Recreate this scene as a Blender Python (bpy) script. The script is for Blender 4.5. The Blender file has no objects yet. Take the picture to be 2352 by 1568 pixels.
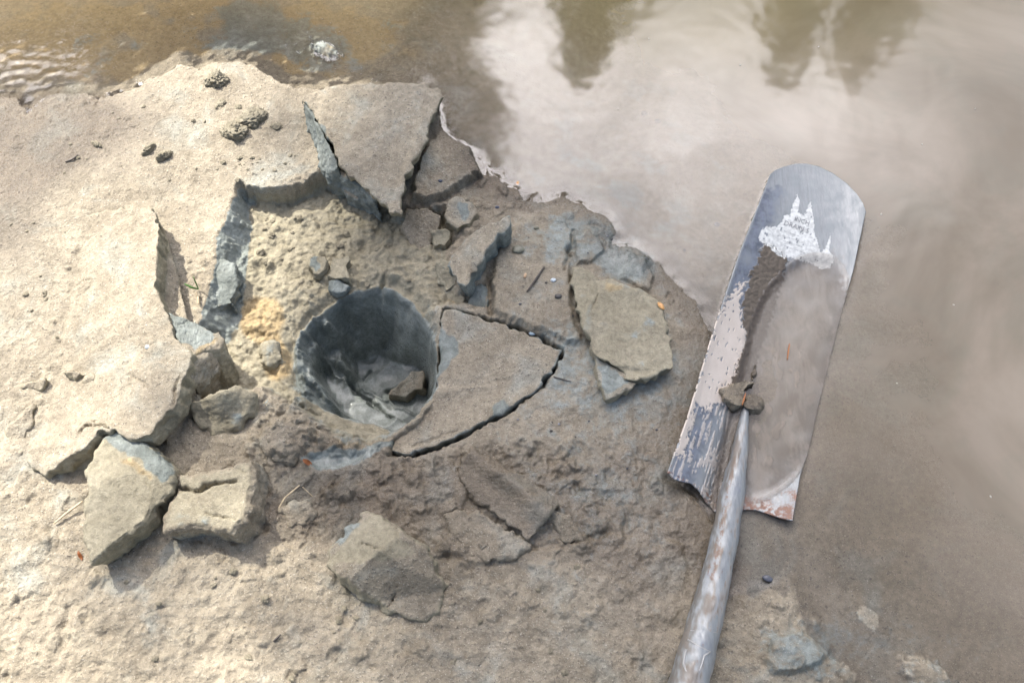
import bpy, bmesh, math, random
import numpy as np
from mathutils import Vector, Matrix
from mathutils.bvhtree import BVHTree

scene = bpy.context.scene
COL = scene.collection
random.seed(7)

# ------------------------------------------------------------------ camera
TILT = math.radians(25.0)
DIST = 1.216
TANH = 18.0 / 35.0
CAM = np.array([0.0, -DIST * math.sin(TILT), DIST * math.cos(TILT)])
FWD = np.array([0.0, math.sin(TILT), -math.cos(TILT)])
UPV = np.array([0.0, math.cos(TILT), math.sin(TILT)])
cd = bpy.data.cameras.new("camera")
cd.lens = 35.0
cd.sensor_width = 36.0
cd.clip_start = 0.02
cd.clip_end = 500.0
cam = bpy.data.objects.new("camera", cd)
COL.objects.link(cam)
cam.location = CAM.tolist()
cam.rotation_euler = (TILT, 0, 0)
scene.camera = cam
cd.dof.use_dof = False
cd.dof.focus_distance = 1.19
cd.dof.aperture_fstop = 5.6

# ------------------------------------------------------------------ world, sun, exposure
SUN_EL = math.radians(47.5)
SUN_AZ = math.radians(44.0)          # to the left of the view's forward direction
SUN = np.array([-math.sin(SUN_AZ) * math.cos(SUN_EL), math.cos(SUN_AZ) * math.cos(SUN_EL), math.sin(SUN_EL)])


class NT:
    """small helper to write node trees"""
    def __init__(self, tree):
        self.t = tree
        tree.nodes.clear()

    def n(self, typ, **kw):
        nd = self.t.nodes.new(typ)
        for k, v in kw.items():
            if k.startswith('i_'):
                key = k[2:]
                key = int(key) if key.isdigit() else key.replace('_', ' ')
                self.set(nd.inputs[key], v)
            else:
                setattr(nd, k, v)
        return nd

    def set(self, sock, v):
        if isinstance(v, bpy.types.NodeSocket):
            self.t.links.new(v, sock)
        elif isinstance(v, bpy.types.Node):
            self.t.links.new(v.outputs[0], sock)
        else:
            if sock.type == 'RGBA' and len(v) == 3:
                v = (*v, 1.0)
            sock.default_value = v

    def math(self, op, a, b=0.0, c=0.0, clamp=False):
        nd = self.t.nodes.new('ShaderNodeMath')
        nd.operation = op
        nd.use_clamp = clamp
        self.set(nd.inputs[0], a); self.set(nd.inputs[1], b); self.set(nd.inputs[2], c)
        return nd.outputs[0]

    def mix(self, f, a, b, mode='MIX'):
        nd = self.t.nodes.new('ShaderNodeMix')
        nd.data_type = 'RGBA'
        nd.blend_type = mode
        self.set(nd.inputs[0], f); self.set(nd.inputs[6], a); self.set(nd.inputs[7], b)
        return nd.outputs[2]

    def rng(self, v, a, b, c=0.0, d=1.0, smooth=True):
        nd = self.t.nodes.new('ShaderNodeMapRange')
        nd.interpolation_type = 'SMOOTHSTEP' if smooth else 'LINEAR'
        for i, q in enumerate((v, a, b, c, d)):
            self.set(nd.inputs[i], q)
        return nd.outputs[0]

    def noise(self, vec, scale, detail=4.0, rough=0.55, dist=0.0):
        nd = self.t.nodes.new('ShaderNodeTexNoise')
        self.set(nd.inputs['Vector'], vec)
        nd.inputs['Scale'].default_value = scale
        nd.inputs['Detail'].default_value = detail
        nd.inputs['Roughness'].default_value = rough
        nd.inputs['Distortion'].default_value = dist
        return nd.outputs[0]


world = bpy.data.worlds.new("World")
scene.world = world
world.use_nodes = True
W = NT(world.node_tree)
sky = W.n('ShaderNodeTexSky', sky_type='NISHITA', sun_disc=False, sun_elevation=SUN_EL, sun_rotation=-SUN_AZ)
tc = W.n('ShaderNodeTexCoord')
sep = W.n('ShaderNodeSeparateXYZ', i_0=tc.outputs['Generated'])
cn = W.noise(tc.outputs['Generated'], 2.3, 6.0, 0.55, 0.35)
cn2 = W.noise(tc.outputs['Generated'], 5.0, 5.0, 0.6, 0.2)
side = W.math('MULTIPLY_ADD', sep.outputs[0], -0.09, cn)            # the cloud bank thins out to the right
cloud = W.rng(side, 0.36, 0.60)
bright = W.math('MULTIPLY', cloud, W.rng(cn2, 0.25, 0.75, 0.55, 1.1))
front = W.rng(sep.outputs[1], -0.30, 0.60, 0.03, 0.45)              # the bank stands ahead, above the far bank
dt = W.n('ShaderNodeVectorMath', operation='DOT_PRODUCT', i_0=tc.outputs['Generated'])
dt.inputs[1].default_value = (-0.05, 0.61, 0.791)
glow = W.rng(dt.outputs['Value'], 0.885, 0.992, 0.0, 1.0)             # its sunlit heart
bright = W.math('MULTIPLY', bright, W.math('MULTIPLY_ADD', glow, 2.3, front))
bg1 = W.n('ShaderNodeBackground', i_Color=sky, i_Strength=0.085)
bg2 = W.n('ShaderNodeBackground', i_Color=(1.0, 0.94, 0.935), i_Strength=W.math('MULTIPLY', bright, 3.6))
add = W.n('ShaderNodeAddShader', i_0=bg1, i_1=bg2)
W.n('ShaderNodeOutputWorld', i_Surface=add)

sl = bpy.data.lights.new("sun", 'SUN')
sl.energy = 5.0
sl.angle = math.radians(0.6)
sl.color = (1.0, 0.955, 0.87)
so = bpy.data.objects.new("sun", sl)
COL.objects.link(so)
so.location = (SUN * 20).tolist()
so.rotation_euler = Vector((-SUN).tolist()).to_track_quat('-Z', 'Y').to_euler()

scene.view_settings.view_transform = 'Standard'
scene.view_settings.look = 'None'
scene.view_settings.exposure = 0.95
scene.view_settings.gamma = 1.0
scene.render.engine = 'CYCLES'
scene.cycles.max_bounces = 6
scene.cycles.transparent_max_bounces = 12
scene.cycles.sample_clamp_indirect = 6.0
scene.cycles.use_denoising = True
scene.cycles.denoiser = 'OPENIMAGEDENOISE'
scene.cycles.denoising_prefilter = 'ACCURATE'
scene.cycles.caustics_reflective = False

# ------------------------------------------------------------------ geometry helpers
HALF = 1176.0                       # positions are read off in a 2352 x 1568 frame of the photograph


def P(x, y, z=0.0):
    """frame position -> world xy at height z"""
    x = np.asarray(x, float); y = np.asarray(y, float); z = np.asarray(z, float)
    a = (x - HALF) / HALF * TANH
    b = (784.0 - y) / HALF * TANH
    dx = a
    dy = FWD[1] + b * UPV[1]
    dz = FWD[2] + b * UPV[2]
    t = (z - CAM[2]) / dz
    return CAM[0] + t * dx, CAM[1] + t * dy


def PP(pts, z=0.0):
    a = np.array(pts, float)
    zz = a[:, 2] if a.shape[1] > 2 else np.full(len(a), z)
    x, y = P(a[:, 0], a[:, 1], zz)
    return np.stack([x, y, zz], 1)


def P2(pts, z=0.0):
    return PP(pts, z)[:, :2]


def toV(co):
    d = co - CAM
    w = d @ FWD
    a = d[:, 0] / w
    b = (d @ UPV) / w
    return HALF + a / TANH * HALF, 784.0 - b / TANH * HALF


def lookup(seed):
    r = np.random.RandomState(seed)
    return r.permutation(256).astype(np.int32), r


_tab = {}


def perlin2(x, y, seed=0):
    if ('2', seed) not in _tab:
        p, r = lookup(seed)
        a = r.rand(256) * 2 * np.pi
        _tab[('2', seed)] = (p, np.cos(a).astype(np.float32), np.sin(a).astype(np.float32))
    p, gx, gy = _tab[('2', seed)]
    x = np.asarray(x, np.float32); y = np.asarray(y, np.float32)
    xi = np.floor(x).astype(np.int32); yi = np.floor(y).astype(np.int32)
    xf = x - xi; yf = y - yi
    u = xf * xf * xf * (xf * (xf * 6 - 15) + 10)
    v = yf * yf * yf * (yf * (yf * 6 - 15) + 10)

    def g(i, j):
        h = p[(p[(xi + i) & 255] + yi + j) & 255]
        return gx[h] * (xf - i) + gy[h] * (yf - j)
    a = g(0, 0); b = g(1, 0); c = g(0, 1); d = g(1, 1)
    a = a + u * (b - a); c = c + u * (d - c)
    return (a + v * (c - a)) * 1.5


def perlin3(q, f, seed=0):
    if ('3', seed) not in _tab:
        p, r = lookup(seed)
        g = r.randn(256, 3); g /= np.linalg.norm(g, axis=1)[:, None]
        _tab[('3', seed)] = (p, g.astype(np.float32))
    p, g = _tab[('3', seed)]
    q = np.asarray(q, np.float32) * f + 37.3
    i = np.floor(q).astype(np.int32); fr = q - i
    w = fr * fr * fr * (fr * (fr * 6 - 15) + 10)
    res = 0
    for a in (0, 1):
        for b in (0, 1):
            for c in (0, 1):
                h = p[(p[(p[(i[:, 0] + a) & 255] + i[:, 1] + b) & 255] + i[:, 2] + c) & 255]
                gg = g[h]
                dt = gg[:, 0] * (fr[:, 0] - a) + gg[:, 1] * (fr[:, 1] - b) + gg[:, 2] * (fr[:, 2] - c)
                wx = w[:, 0] if a else 1 - w[:, 0]
                wy = w[:, 1] if b else 1 - w[:, 1]
                wz = w[:, 2] if c else 1 - w[:, 2]
                res = res + dt * wx * wy * wz
    return res * 1.5


def sstep(a, b, x):
    t = np.clip((x - a) / (b - a), 0, 1)
    return t * t * (3 - 2 * t)


def sdf(X, Y, poly, margin=0.25):
    """signed distance to a polygon, positive inside; far points get -margin"""
    poly = np.asarray(poly, np.float32)
    out = np.full(X.shape, -margin, np.float32)
    lo = poly.min(0) - margin; hi = poly.max(0) + margin
    m = (X > lo[0]) & (X < hi[0]) & (Y > lo[1]) & (Y < hi[1])
    x = X[m]; y = Y[m]
    d = np.full(x.shape, 1e9, np.float32)
    ins = np.zeros(x.shape, bool)
    n = len(poly)
    for k in range(n):
        ax, ay = poly[k]; bx, by = poly[(k + 1) % n]
        ex, ey = bx - ax, by - ay
        L = ex * ex + ey * ey + 1e-12
        t = np.clip(((x - ax) * ex + (y - ay) * ey) / L, 0, 1)
        d = np.minimum(d, (x - ax - t * ex) ** 2 + (y - ay - t * ey) ** 2)
        if ay != by:
            c = ((ay > y) != (by > y)) & (x < (bx - ax) * (y - ay) / (by - ay) + ax)
            ins ^= c
    d = np.sqrt(d)
    out[m] = np.where(ins, d, -d)
    return out


def linedist(X, Y, line, margin=0.05):
    line = np.asarray(line, np.float32)
    out = np.full(X.shape, 1e4, np.float32)
    lo = line.min(0) - margin; hi = line.max(0) + margin
    m = (X > lo[0]) & (X < hi[0]) & (Y > lo[1]) & (Y < hi[1])
    x = X[m]; y = Y[m]
    d = np.full(x.shape, 1e8, np.float32)
    for k in range(len(line) - 1):
        ax, ay = line[k]; ex, ey = line[k + 1] - line[k]
        t = np.clip(((x - ax) * ex + (y - ay) * ey) / (ex * ex + ey * ey + 1e-12), 0, 1)
        d = np.minimum(d, (x - ax - t * ex) ** 2 + (y - ay - t * ey) ** 2)
    out[m] = np.sqrt(d)
    return out


def grid_mesh(name, co, nx, ny):
    me = bpy.data.meshes.new(name)
    n = nx * ny
    idx = np.arange(n, dtype=np.int32).reshape(ny, nx)
    q = np.stack([idx[:-1, :-1], idx[:-1, 1:], idx[1:, 1:], idx[1:, :-1]], -1).reshape(-1, 4)
    return fill_mesh(me, co, q)


def fill_mesh(me, co, quads):
    nf = len(quads)
    me.vertices.add(len(co))
    me.vertices.foreach_set('co', np.asarray(co, np.float32).ravel())
    me.loops.add(nf * 4)
    me.loops.foreach_set('vertex_index', quads.astype(np.int32).ravel())
    me.polygons.add(nf)
    me.polygons.foreach_set('loop_start', np.arange(nf, dtype=np.int32) * 4)
    me.polygons.foreach_set('use_smooth', np.ones(nf, bool))
    me.update(calc_edges=True)
    return me


def attr(me, name, rgba):
    a = me.attributes.new(name, 'FLOAT_COLOR', 'POINT')
    a.data.foreach_set('color', np.asarray(rgba, np.float32).ravel())


def link(name, me, mat=None, parent=None, **props):
    o = bpy.data.objects.new(name, me)
    COL.objects.link(o)
    if mat is not None and me is not None:
        me.materials.append(mat)
    if parent is not None:
        o.parent = parent
    for k, v in props.items():
        o[k] = v
    return o


# ------------------------------------------------------------------ materials
def clay_material(name):
    """river mud: silt crust by default; the mA attribute says where blue clay, ochre, tan subsoil and water-soaked mud are"""
    m = bpy.data.materials.new(name)
    m.use_nodes = True
    T = NT(m.node_tree)
    geo = T.n('ShaderNodeNewGeometry')
    pos = geo.outputs['Position']
    at = T.n('ShaderNodeAttribute', attribute_name='mA')
    sp = T.n('ShaderNodeSeparateColor', i_0=at.outputs['Color'])
    blue, och, tan = sp.outputs[0], sp.outputs[1], sp.outputs[2]
    wet = at.outputs['Alpha']
    nl = T.noise(pos, 8.0, 6.0, 0.6)
    nm = T.noise(pos, 45.0, 6.0, 0.62, 0.4)
    nf = T.noise(pos, 300.0, 4.0, 0.65)
    ng = T.noise(pos, 620.0, 2.0, 0.6)
    v = T.math('ADD', T.math('MULTIPLY', nl, 0.55), T.math('MULTIPLY', nm, 0.45))
    v = T.rng(v, 0.32, 0.68)
    nz = T.noise(pos, 150.0, 6.0, 0.7, 0.3)
    mpb = T.n('ShaderNodeMapping', i_Vector=pos)
    mpb.inputs['Rotation'].default_value = (0.3, 0.2, 0.7)
    mpb.inputs['Scale'].default_value = (1.0, 0.22, 1.0)
    nst = T.noise(mpb.outputs[0], 190.0, 5.0, 0.65, 0.4)
    silt = T.mix(v, (0.215, 0.180, 0.127), (0.375, 0.325, 0.24))
    grey = T.mix(v, (0.25, 0.232, 0.18), (0.36, 0.352, 0.295))
    silt = T.mix(T.rng(T.noise(pos, 14.0, 5.0, 0.6, 0.5), 0.5, 0.68), silt, grey)
    tanc = T.mix(v, (0.23, 0.203, 0.137), (0.36, 0.322, 0.23))
    bluec = T.mix(T.rng(T.math('ADD', T.math('MULTIPLY', v, 0.75), T.math('MULTIPLY', nst, 0.25)), 0.2, 0.85), (0.14, 0.162, 0.148), (0.275, 0.305, 0.285))
    ochc = T.mix(v, (0.31, 0.225, 0.11), (0.46, 0.355, 0.20))

    def soft(mask, amt=0.55):
        q = T.math('MULTIPLY_ADD', T.math('SUBTRACT', nm, 0.5), amt, mask)
        return T.rng(q, 0.32, 0.68)
    c = T.mix(soft(tan), silt, tanc)
    c = T.mix(soft(och), c, ochc)
    c = T.mix(T.math('MULTIPLY', soft(T.math('ADD', blue, T.math('MULTIPLY', T.math('SUBTRACT', nz, 0.5), 0.6)), 1.1), 0.92), c, bluec)
    c = T.mix(1.0, c, T.mix(T.rng(nz, 0.3, 0.7), (0.74, 0.73, 0.71), (1.16, 1.16, 1.16)), 'MULTIPLY')
    # dark and pale mineral grains
    sandy = T.math('SUBTRACT', 1.0, T.math('MULTIPLY', T.math('MAXIMUM', tan, blue), 0.7), clamp=True)
    c = T.mix(T.math('MULTIPLY', sandy, T.rng(nf, 0.56, 0.68, 0.0, 0.78)), c, (0.07, 0.06, 0.05))
    c = T.mix(T.math('MULTIPLY', sandy, T.rng(ng, 0.60, 0.72, 0.0, 0.65)), c, (0.62, 0.58, 0.5))
    damp = T.rng(T.noise(pos, 17.0, 5.0, 0.6, 0.8), 0.5, 0.75, 0.0, 0.35)
    wetn = T.math('ADD', wet, T.math('MULTIPLY', T.math('SUBTRACT', nm, 0.5), 0.7), clamp=True)
    wetn = T.math('MULTIPLY_ADD', wetn, wet, T.math('MULTIPLY', damp, T.math('SUBTRACT', 1.0, wet)), clamp=True)
    c = T.mix(T.math('MULTIPLY', wetn, T.math('MULTIPLY_ADD', blue, -0.75, 1.0, clamp=True), clamp=True), c, T.mix(1.0, c, (0.46, 0.42, 0.39), 'MULTIPLY'))
    ro = T.math('MULTIPLY_ADD', wetn, T.math('MULTIPLY_ADD', blue, -0.16, -0.44), 0.80)
    ro = T.math('ADD', ro, T.math('MULTIPLY', T.math('SUBTRACT', nf, 0.5), 0.35), clamp=True)
    glint = T.rng(T.noise(pos, 560.0, 2.0, 0.5), 0.58, 0.68)
    ro = T.math('SUBTRACT', ro, T.math('MULTIPLY', glint, T.math('MULTIPLY_ADD', wet, 0.25, 0.25)))
    ro = T.math('MAXIMUM', ro, 0.12)
    b = T.n('ShaderNodeBump', i_Strength=T.math('MULTIPLY_ADD', T.math('MULTIPLY', blue, wet), -0.6, 0.9), i_Distance=0.0018, i_Height=T.math('ADD', T.math('MULTIPLY', sandy, T.math('ADD', nf, T.math('MULTIPLY', ng, 0.45))), T.math('ADD', T.math('MULTIPLY', nz, 1.3), T.math('MULTIPLY', nst, T.math('MULTIPLY', blue, 1.1)))))
    bs = T.n('ShaderNodeBsdfPrincipled', i_Base_Color=c, i_Roughness=ro, i_Normal=b)
    bs.inputs['Specular IOR Level'].default_value = 0.5
    T.n('ShaderNodeOutputMaterial', i_Surface=bs)
    return m


def plain(name, col, rough=0.6, metal=0.0, var=0.25, scale=120.0, bump=0.3, bd=0.0006, spec=0.5):
    m = bpy.data.materials.new(name)
    m.use_nodes = True
    T = NT(m.node_tree)
    g = T.n('ShaderNodeNewGeometry')
    n = T.noise(g.outputs['Position'], scale, 5.0, 0.6)
    lo = tuple(c * (1 - var) for c in col); hi = tuple(min(1, c * (1 + var)) for c in col)
    c = T.mix(T.rng(n, 0.3, 0.7), lo, hi)
    b = T.n('ShaderNodeBump', i_Strength=bump, i_Distance=bd, i_Height=n)
    bs = T.n('ShaderNodeBsdfPrincipled', i_Base_Color=c, i_Roughness=rough, i_Metallic=metal, i_Normal=b)
    bs.inputs['Specular IOR Level'].default_value = spec
    T.n('ShaderNodeOutputMaterial', i_Surface=bs)
    return m


CLAY = clay_material("river_clay")

# ------------------------------------------------------------------ the ground (one sheet, dense near the camera)
STEP = 0.00125


def axis(a, b):
    core = np.arange(a, b, STEP)
    g = STEP * np.cumprod(np.full(165, 1.065)).cumsum() if False else np.cumsum(STEP * 1.065 ** np.arange(1, 140))
    g = g[g < 75]
    return np.concatenate([a - g[::-1], core, core[-1] + g])


xs = axis(-0.86, 0.86)
ys = axis(-0.46, 0.63)
NX, NY = len(xs), len(ys)
X, Y = np.meshgrid(xs.astype(np.float32), ys.astype(np.float32))
WATER = -0.008

near = sstep(1.6, 0.9, np.hypot(X, Y))
wob = near * 0.004
nA = perlin2(X * 60, Y * 60, 1); nB = perlin2(X * 60, Y * 60, 2)
nC = perlin2(X * 190, Y * 190, 3); nD = perlin2(X * 190, Y * 190, 4)
XW = X + wob * (nA + 0.45 * nC)
YW = Y + wob * (nB + 0.45 * nD)

land = [(-9000, 260), (-60, 222), (0, 213), (33, 213), (60, 250), (110, 205), (193, 207), (233, 213), (307, 193), (333, 177), (387, 150),
        (413, 135), (440, 143), (457, 147), (483, 133), (520, 128), (567, 133), (600, 150), (633, 173), (680, 192),
        (733, 193), (850, 192), (960, 205), (1005, 240), (1022, 304), (1048, 321), (1085, 338), (1095, 368), (1112, 388), (1152, 405),
        (1182, 425), (1208, 445), (1245, 455), (1288, 439), (1341, 460), (1351, 473), (1388, 480), (1411, 500),
        (1416, 523), (1408, 543), (1418, 555), (1455, 558), (1488, 573), (1521, 600), (1555, 637), (1588, 670),
        (1612, 700), (1628, 733), (1636, 760), (1625, 850), (1590, 980), (1575, 1080), (1640, 1180), (1665, 1250), (1670, 1369),
        (1745, 1352), (1763, 1335), (1805, 1292), (1838, 1279), (1866, 1330), (1895, 1390), (1905, 1440), (1930, 1500),
        (1960, 1567), (2010, 1640), (2300, 1800), (3500, 2250)]
lp = P2(land).tolist()
lp += [(3.0, -60.0), (-70.0, -60.0)]
lp[0] = (-70.0, lp[1][1] - 2.0)
lp = np.array(lp)
d_land = sdf(X, Y, lp, 90.0)
d_land = np.where(near > 0, d_land + near * 0.004 * (nA + 0.5 * nC), d_land)

_sx, _sy = P(2010, 1480)
shoal = np.exp(-((X - float(_sx)) / 0.20) ** 2 - ((Y - float(_sy)) / 0.13) ** 2)
_sx, _sy = P(450, 60)
shoal2 = np.exp(-((X - float(_sx)) / 0.34) ** 2 - ((Y - float(_sy)) / 0.14) ** 2)
Z = np.where(d_land > 0, WATER + 0.0012 * sstep(0, 0.006, d_land) + 0.0105 * (1 - np.exp(-d_land / 0.045)),
             WATER + np.maximum((0.16 - 0.125 * shoal - 0.10 * shoal2) * d_land, -0.075 + 0.03 * np.exp(d_land)))
# the far bank that carries the trees
bank = sstep(3.2, 5.0, Y + 0.25 * np.abs(X) + 0.4 * perlin2(X * 0.5, Y * 0.5, 9)) + sstep(4.5, 7.0, X)
Z = Z + np.clip(bank, 0, 1) * 0.45
mA = np.zeros(X.shape + (4,), np.float32)

# where the surface is rough, and how
Vx, Vy = toV(np.stack([X.ravel(), Y.ravel(), np.zeros(X.size)], 1))
Vx = Vx.reshape(X.shape).astype(np.float32); Vy = Vy.reshape(X.shape).astype(np.float32)
vis = near > 0.0


def blob(cx, cy, rx, ry, ang=0.0, soft=0.5):
    a = math.radians(ang)
    u = (Vx - cx) * math.cos(a) + (Vy - cy) * math.sin(a)
    v = -(Vx - cx) * math.sin(a) + (Vy - cy) * math.cos(a)
    r = np.sqrt((u / rx) ** 2 + (v / ry) ** 2)
    return sstep(1 + soft, 1 - soft, r) * (near > 0)


fb1 = perlin2(X * 6, Y * 6, 11)
fb2 = perlin2(X * 16, Y * 16, 12) + 0.5 * perlin2(X * 34, Y * 34, 13)
fb3 = perlin2(X * 75, Y * 75, 14) + 0.6 * perlin2(X * 140, Y * 140, 15)
fb4 = perlin2(X * 290, Y * 290, 16) + 0.6 * perlin2(X * 520, Y * 520, 17)
Z += near * (0.0035 * fb1 + 0.0022 * fb2) * sstep(-0.02, 0.06, d_land)

# ---- the dug pit
pit = [(543, 412), (580, 430), (640, 433), (690, 419), (745, 395), (800, 400), (880, 440), (935, 470), (985, 470), (1030, 470),
       (1060, 520), (1040, 600), (1060, 660), (1125, 640), (1128, 718), (1060, 705), (1010, 712), (1008, 800), (1003, 900), (960, 960), (905, 1010),
       (860, 1035), (790, 1030), (720, 990), (690, 960), (640, 930), (600, 900), (560, 905), (500, 930), (440, 985), (400, 900),
       (420, 800), (455, 740), (470, 700), (480, 650), (488, 600), (497, 545), (508, 515), (520, 485), (534, 450)]
dp = sdf(XW, YW, P2(pit))
# the cut wall: steep at the top and along the left, soft elsewhere
steep = np.clip(blob(640, 420, 150, 60) * 1.0 + blob(500, 600, 70, 220) * 0.0, 0, 1)
wleft = blob(510, 610, 70, 210)
wwid = 0.020 - 0.013 * steep + 0.014 * wleft
pitf = sstep(0.0, 1.0, dp / wwid)
wallband = sstep(0.002, 0.006, dp) * (1 - sstep(0.9, 1.3, dp / wwid))
shallow = 1 - 0.55 * blob(960, 640, 110, 130) - 0.35 * blob(640, 960, 130, 60) - 0.4 * blob(830, 1005, 130, 30)
Z -= 0.033 * pitf * np.clip(shallow, 0.2, 1)
# ---- the hole
hole = [(672, 800), (682, 762), (712, 722), (748, 700), (778, 676), (820, 658), (868, 658), (915, 672), (952, 700), (980, 735), (1000, 775),
        (1012, 830), (1012, 890), (985, 935), (945, 970), (905, 992), (860, 975), (800, 962), (740, 945), (700, 905), (676, 855)]
dh = sdf(X + 0.5 * wob * nA, Y + 0.5 * wob * nB, P2(hole, -0.03))
dh = dh * 1.0
dw = dh + sstep(0.0, 0.02, dh) * (0.0065 * perlin2(X * 24, Y * 24, 21) + 0.002 * perlin2(X * 52, Y * 52, 22))
hd = 0.014 * sstep(-0.014, 0.006, dw) + 0.105 * sstep(0.0, 1.0, (dw - 0.001) / (0.021 + 0.030 * blob(865, 690, 120, 45) + 0.012 * blob(700, 860, 50, 90)))
hd = hd + 0.005 * sstep(0.0, 0.02, dh) * (np.abs(perlin2(X * 30 + 5, Y * 30, 23)) - 0.25)
bulge = sdf(XW, YW, P2([(700, 790), (728, 748), (765, 742), (800, 772), (806, 830), (775, 856), (742, 822), (712, 850)], -0.07))
hd = hd - 0.040 * sstep(-0.002, 0.014, bulge) * sstep(0.0, 0.02, dh)
shelf = sdf(XW, YW, P2([(672, 800), (690, 800), (735, 850), (770, 900), (800, 950), (740, 945), (700, 905), (676, 855)], -0.06))
hd = hd * (1 - 0.5 * sstep(-0.003, 0.016, shelf))
floorlines = np.zeros_like(X)
for ln, w_, dpt in (([(735, 800), (780, 870), (850, 930), (900, 965)], 0.0028, 0.010), ([(790, 860), (850, 905), (900, 935), (960, 960)], 0.002, -0.004),
                    ([(835, 880), (850, 855)], 0.002, 0.006), ([(890, 900), (930, 905), (965, 880)], 0.002, 0.008)):
    l_ = np.array(ln, float)
    q = P2(ln, -0.15)
    floorlines += dpt * np.exp(-(linedist(XW, YW, q) / w_) ** 2)
stepm = sdf(XW, YW, P2([(690, 790), (735, 812), (780, 872), (850, 932), (965, 980), (900, 1010), (760, 990), (680, 900)], -0.13))
hd = hd - 0.014 * sstep(-0.001, 0.003, stepm) * sstep(0.006, 0.02, dh)
hx, hy = P(860, 830, -0.13)
hd = hd + (0.12 * (X - float(hx)) + 0.16 * (Y - float(hy))) * sstep(0.012, 0.03, dh) * 0.9
hd = hd + floorlines * sstep(0.03, 0.05, dh)
nt = linedist(XW, YW, P2([(888, 668), (874, 698), (870, 735)], -0.05))
hd = hd + 0.010 * np.exp(-(nt / 0.0035) ** 2)
hd = hd - 0.006 * sstep(0.0, 0.004, dw) * (1 - sstep(0.008, 0.011, dw))
holemask = sstep(-0.008, 0.004, dh)
Z -= hd * (dh > -0.02)

# ---- plates and steps in the mud (polygon, rise, edge width, tilt of nothing)
plates = [
    ([(940, 465), (955, 400), (985, 330), (1018, 300), (1050, 325), (1085, 342), (1098, 380), (1112, 405), (1062, 430), (1030, 455), (975, 474)], 0.016, 0.006),
    ([(1128, 600), (1180, 520), (1200, 492), (1250, 484), (1300, 500), (1318, 540), (1310, 585), (1318, 640), (1312, 690), (1340, 790), (1300, 800), (1240, 770), (1150, 735), (1126, 715)], 0.007, 0.007),
    ([(1318, 545), (1352, 530), (1385, 555), (1388, 575), (1362, 612), (1318, 610)], 0.006, 0.004),
    ([(1420, 640), (1450, 580), (1490, 590), (1500, 640), (1490, 672)], 0.005, 0.004),
    ([(1745, 1500), (1775, 1455), (1820, 1440), (1870, 1460), (1905, 1500), (1890, 1530), (1830, 1550), (1770, 1560)], 0.011, 0.008),
    ([(640, 960), (700, 965), (735, 990), (720, 1030), (670, 1075), (610, 1060), (600, 1000)], 0.012, 0.012),
]
for pl, h_, w_ in plates:
    dq = sdf(XW, YW, P2(pl))
    Z += h_ * sstep(0, 1, dq / w_)
Z -= 0.0055 * blob(1870, 1360, 85, 120, -20, 0.5) * sstep(-0.03, 0.01, d_land)
# recess in which the wedge-shaped slab lies
recess = [(1012, 706), (1100, 722), (1165, 742), (1235, 770), (1297, 800), (1286, 842), (1240, 895), (1178, 945), (1085, 998), (1000, 1037),
          (930, 1056), (885, 1045), (895, 1010), (940, 985), (985, 930), (1000, 880)]
dr = sdf(XW, YW, P2(recess))
Z -= 0.026 * sstep(-0.001, 0.006, dr)
# cracks
cracks = [([(1121, 613), (1128, 660), (1124, 717)], 0.003, 0.014), ([(1316, 533), (1312, 565), (1306, 590), (1296, 622)], 0.0022, 0.006),
          ([(1318, 640), (1318, 690), (1345, 745), (1355, 800)], 0.005, 0.005),
          ([(150, 1440), (165, 1390), (160, 1330)], 0.003, 0.004), ([(560, 1310), (600, 1295), (650, 1300)], 0.002, 0.003),
          ([(1200, 1260), (1290, 1248), (1340, 1245), (1400, 1220)], 0.003, 0.006), ([(950, 1170), (960, 1240), (1010, 1280), (1060, 1285)], 0.003, 0.005),
          ([(1640, 1180), (1600, 1130), (1540, 1095)], 0.006, 0.006), ([(1500, 1240), (1560, 1230), (1590, 1300)], 0.006, 0.004),
          ([(1450, 1380), (1480, 1450), (1560, 1440)], 0.007, 0.005), ([(1430, 1160), (1440, 1230), (1420, 1260)], 0.003, 0.003)]
for ln, w_, dpt in cracks:
    dd = linedist(XW, YW, P2(ln))
    Z -= dpt * np.exp(-(dd / (w_ * (1 + 0.5 * fb2))) ** 2) * np.clip(0.55 + 1.1 * fb2 + 0.6 * nA, 0.05, 1.2)

# roughness fields
bottom = np.clip(blob(900, 1250, 620, 300, 0, 0.5) + blob(300, 1450, 500, 220, 0, 0.5), 0, 1)
smooth_ul = blob(300, 420, 480, 330, 0, 0.35)
rough = np.clip(0.30 + 0.75 * pitf + 0.17 * bottom - 0.18 * smooth_ul, 0.10, 1.0) * sstep(0.0, 0.05, d_land) + 0.08
rough = rough * (1 - 0.93 * holemask)
Z += near * rough * (0.0016 * fb3 + 0.0007 * fb4)
Z += near * rough * 0.0022 * np.maximum(0, perlin2(X * 110, Y * 110, 31) - 0.12) * (0.15 + 0.5 * np.clip(fb1 + 0.3, 0, 1) + 0.8 * pitf)

ter = perlin2(X * 42, Y * 42, 51) + 0.5 * perlin2(X * 105, Y * 105, 52) + 0.22 * nC
ter = ter * 4.5
ter = np.floor(ter) + sstep(0.38, 0.62, ter - np.floor(ter))
Z += near * np.clip(rough - 0.12, 0, 0.8) * 0.0013 * ter * (dh < 0)
# flakes, scales and crumbs pressed into the surface
rs = np.random.RandomState(5)
dx_ = STEP


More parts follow.
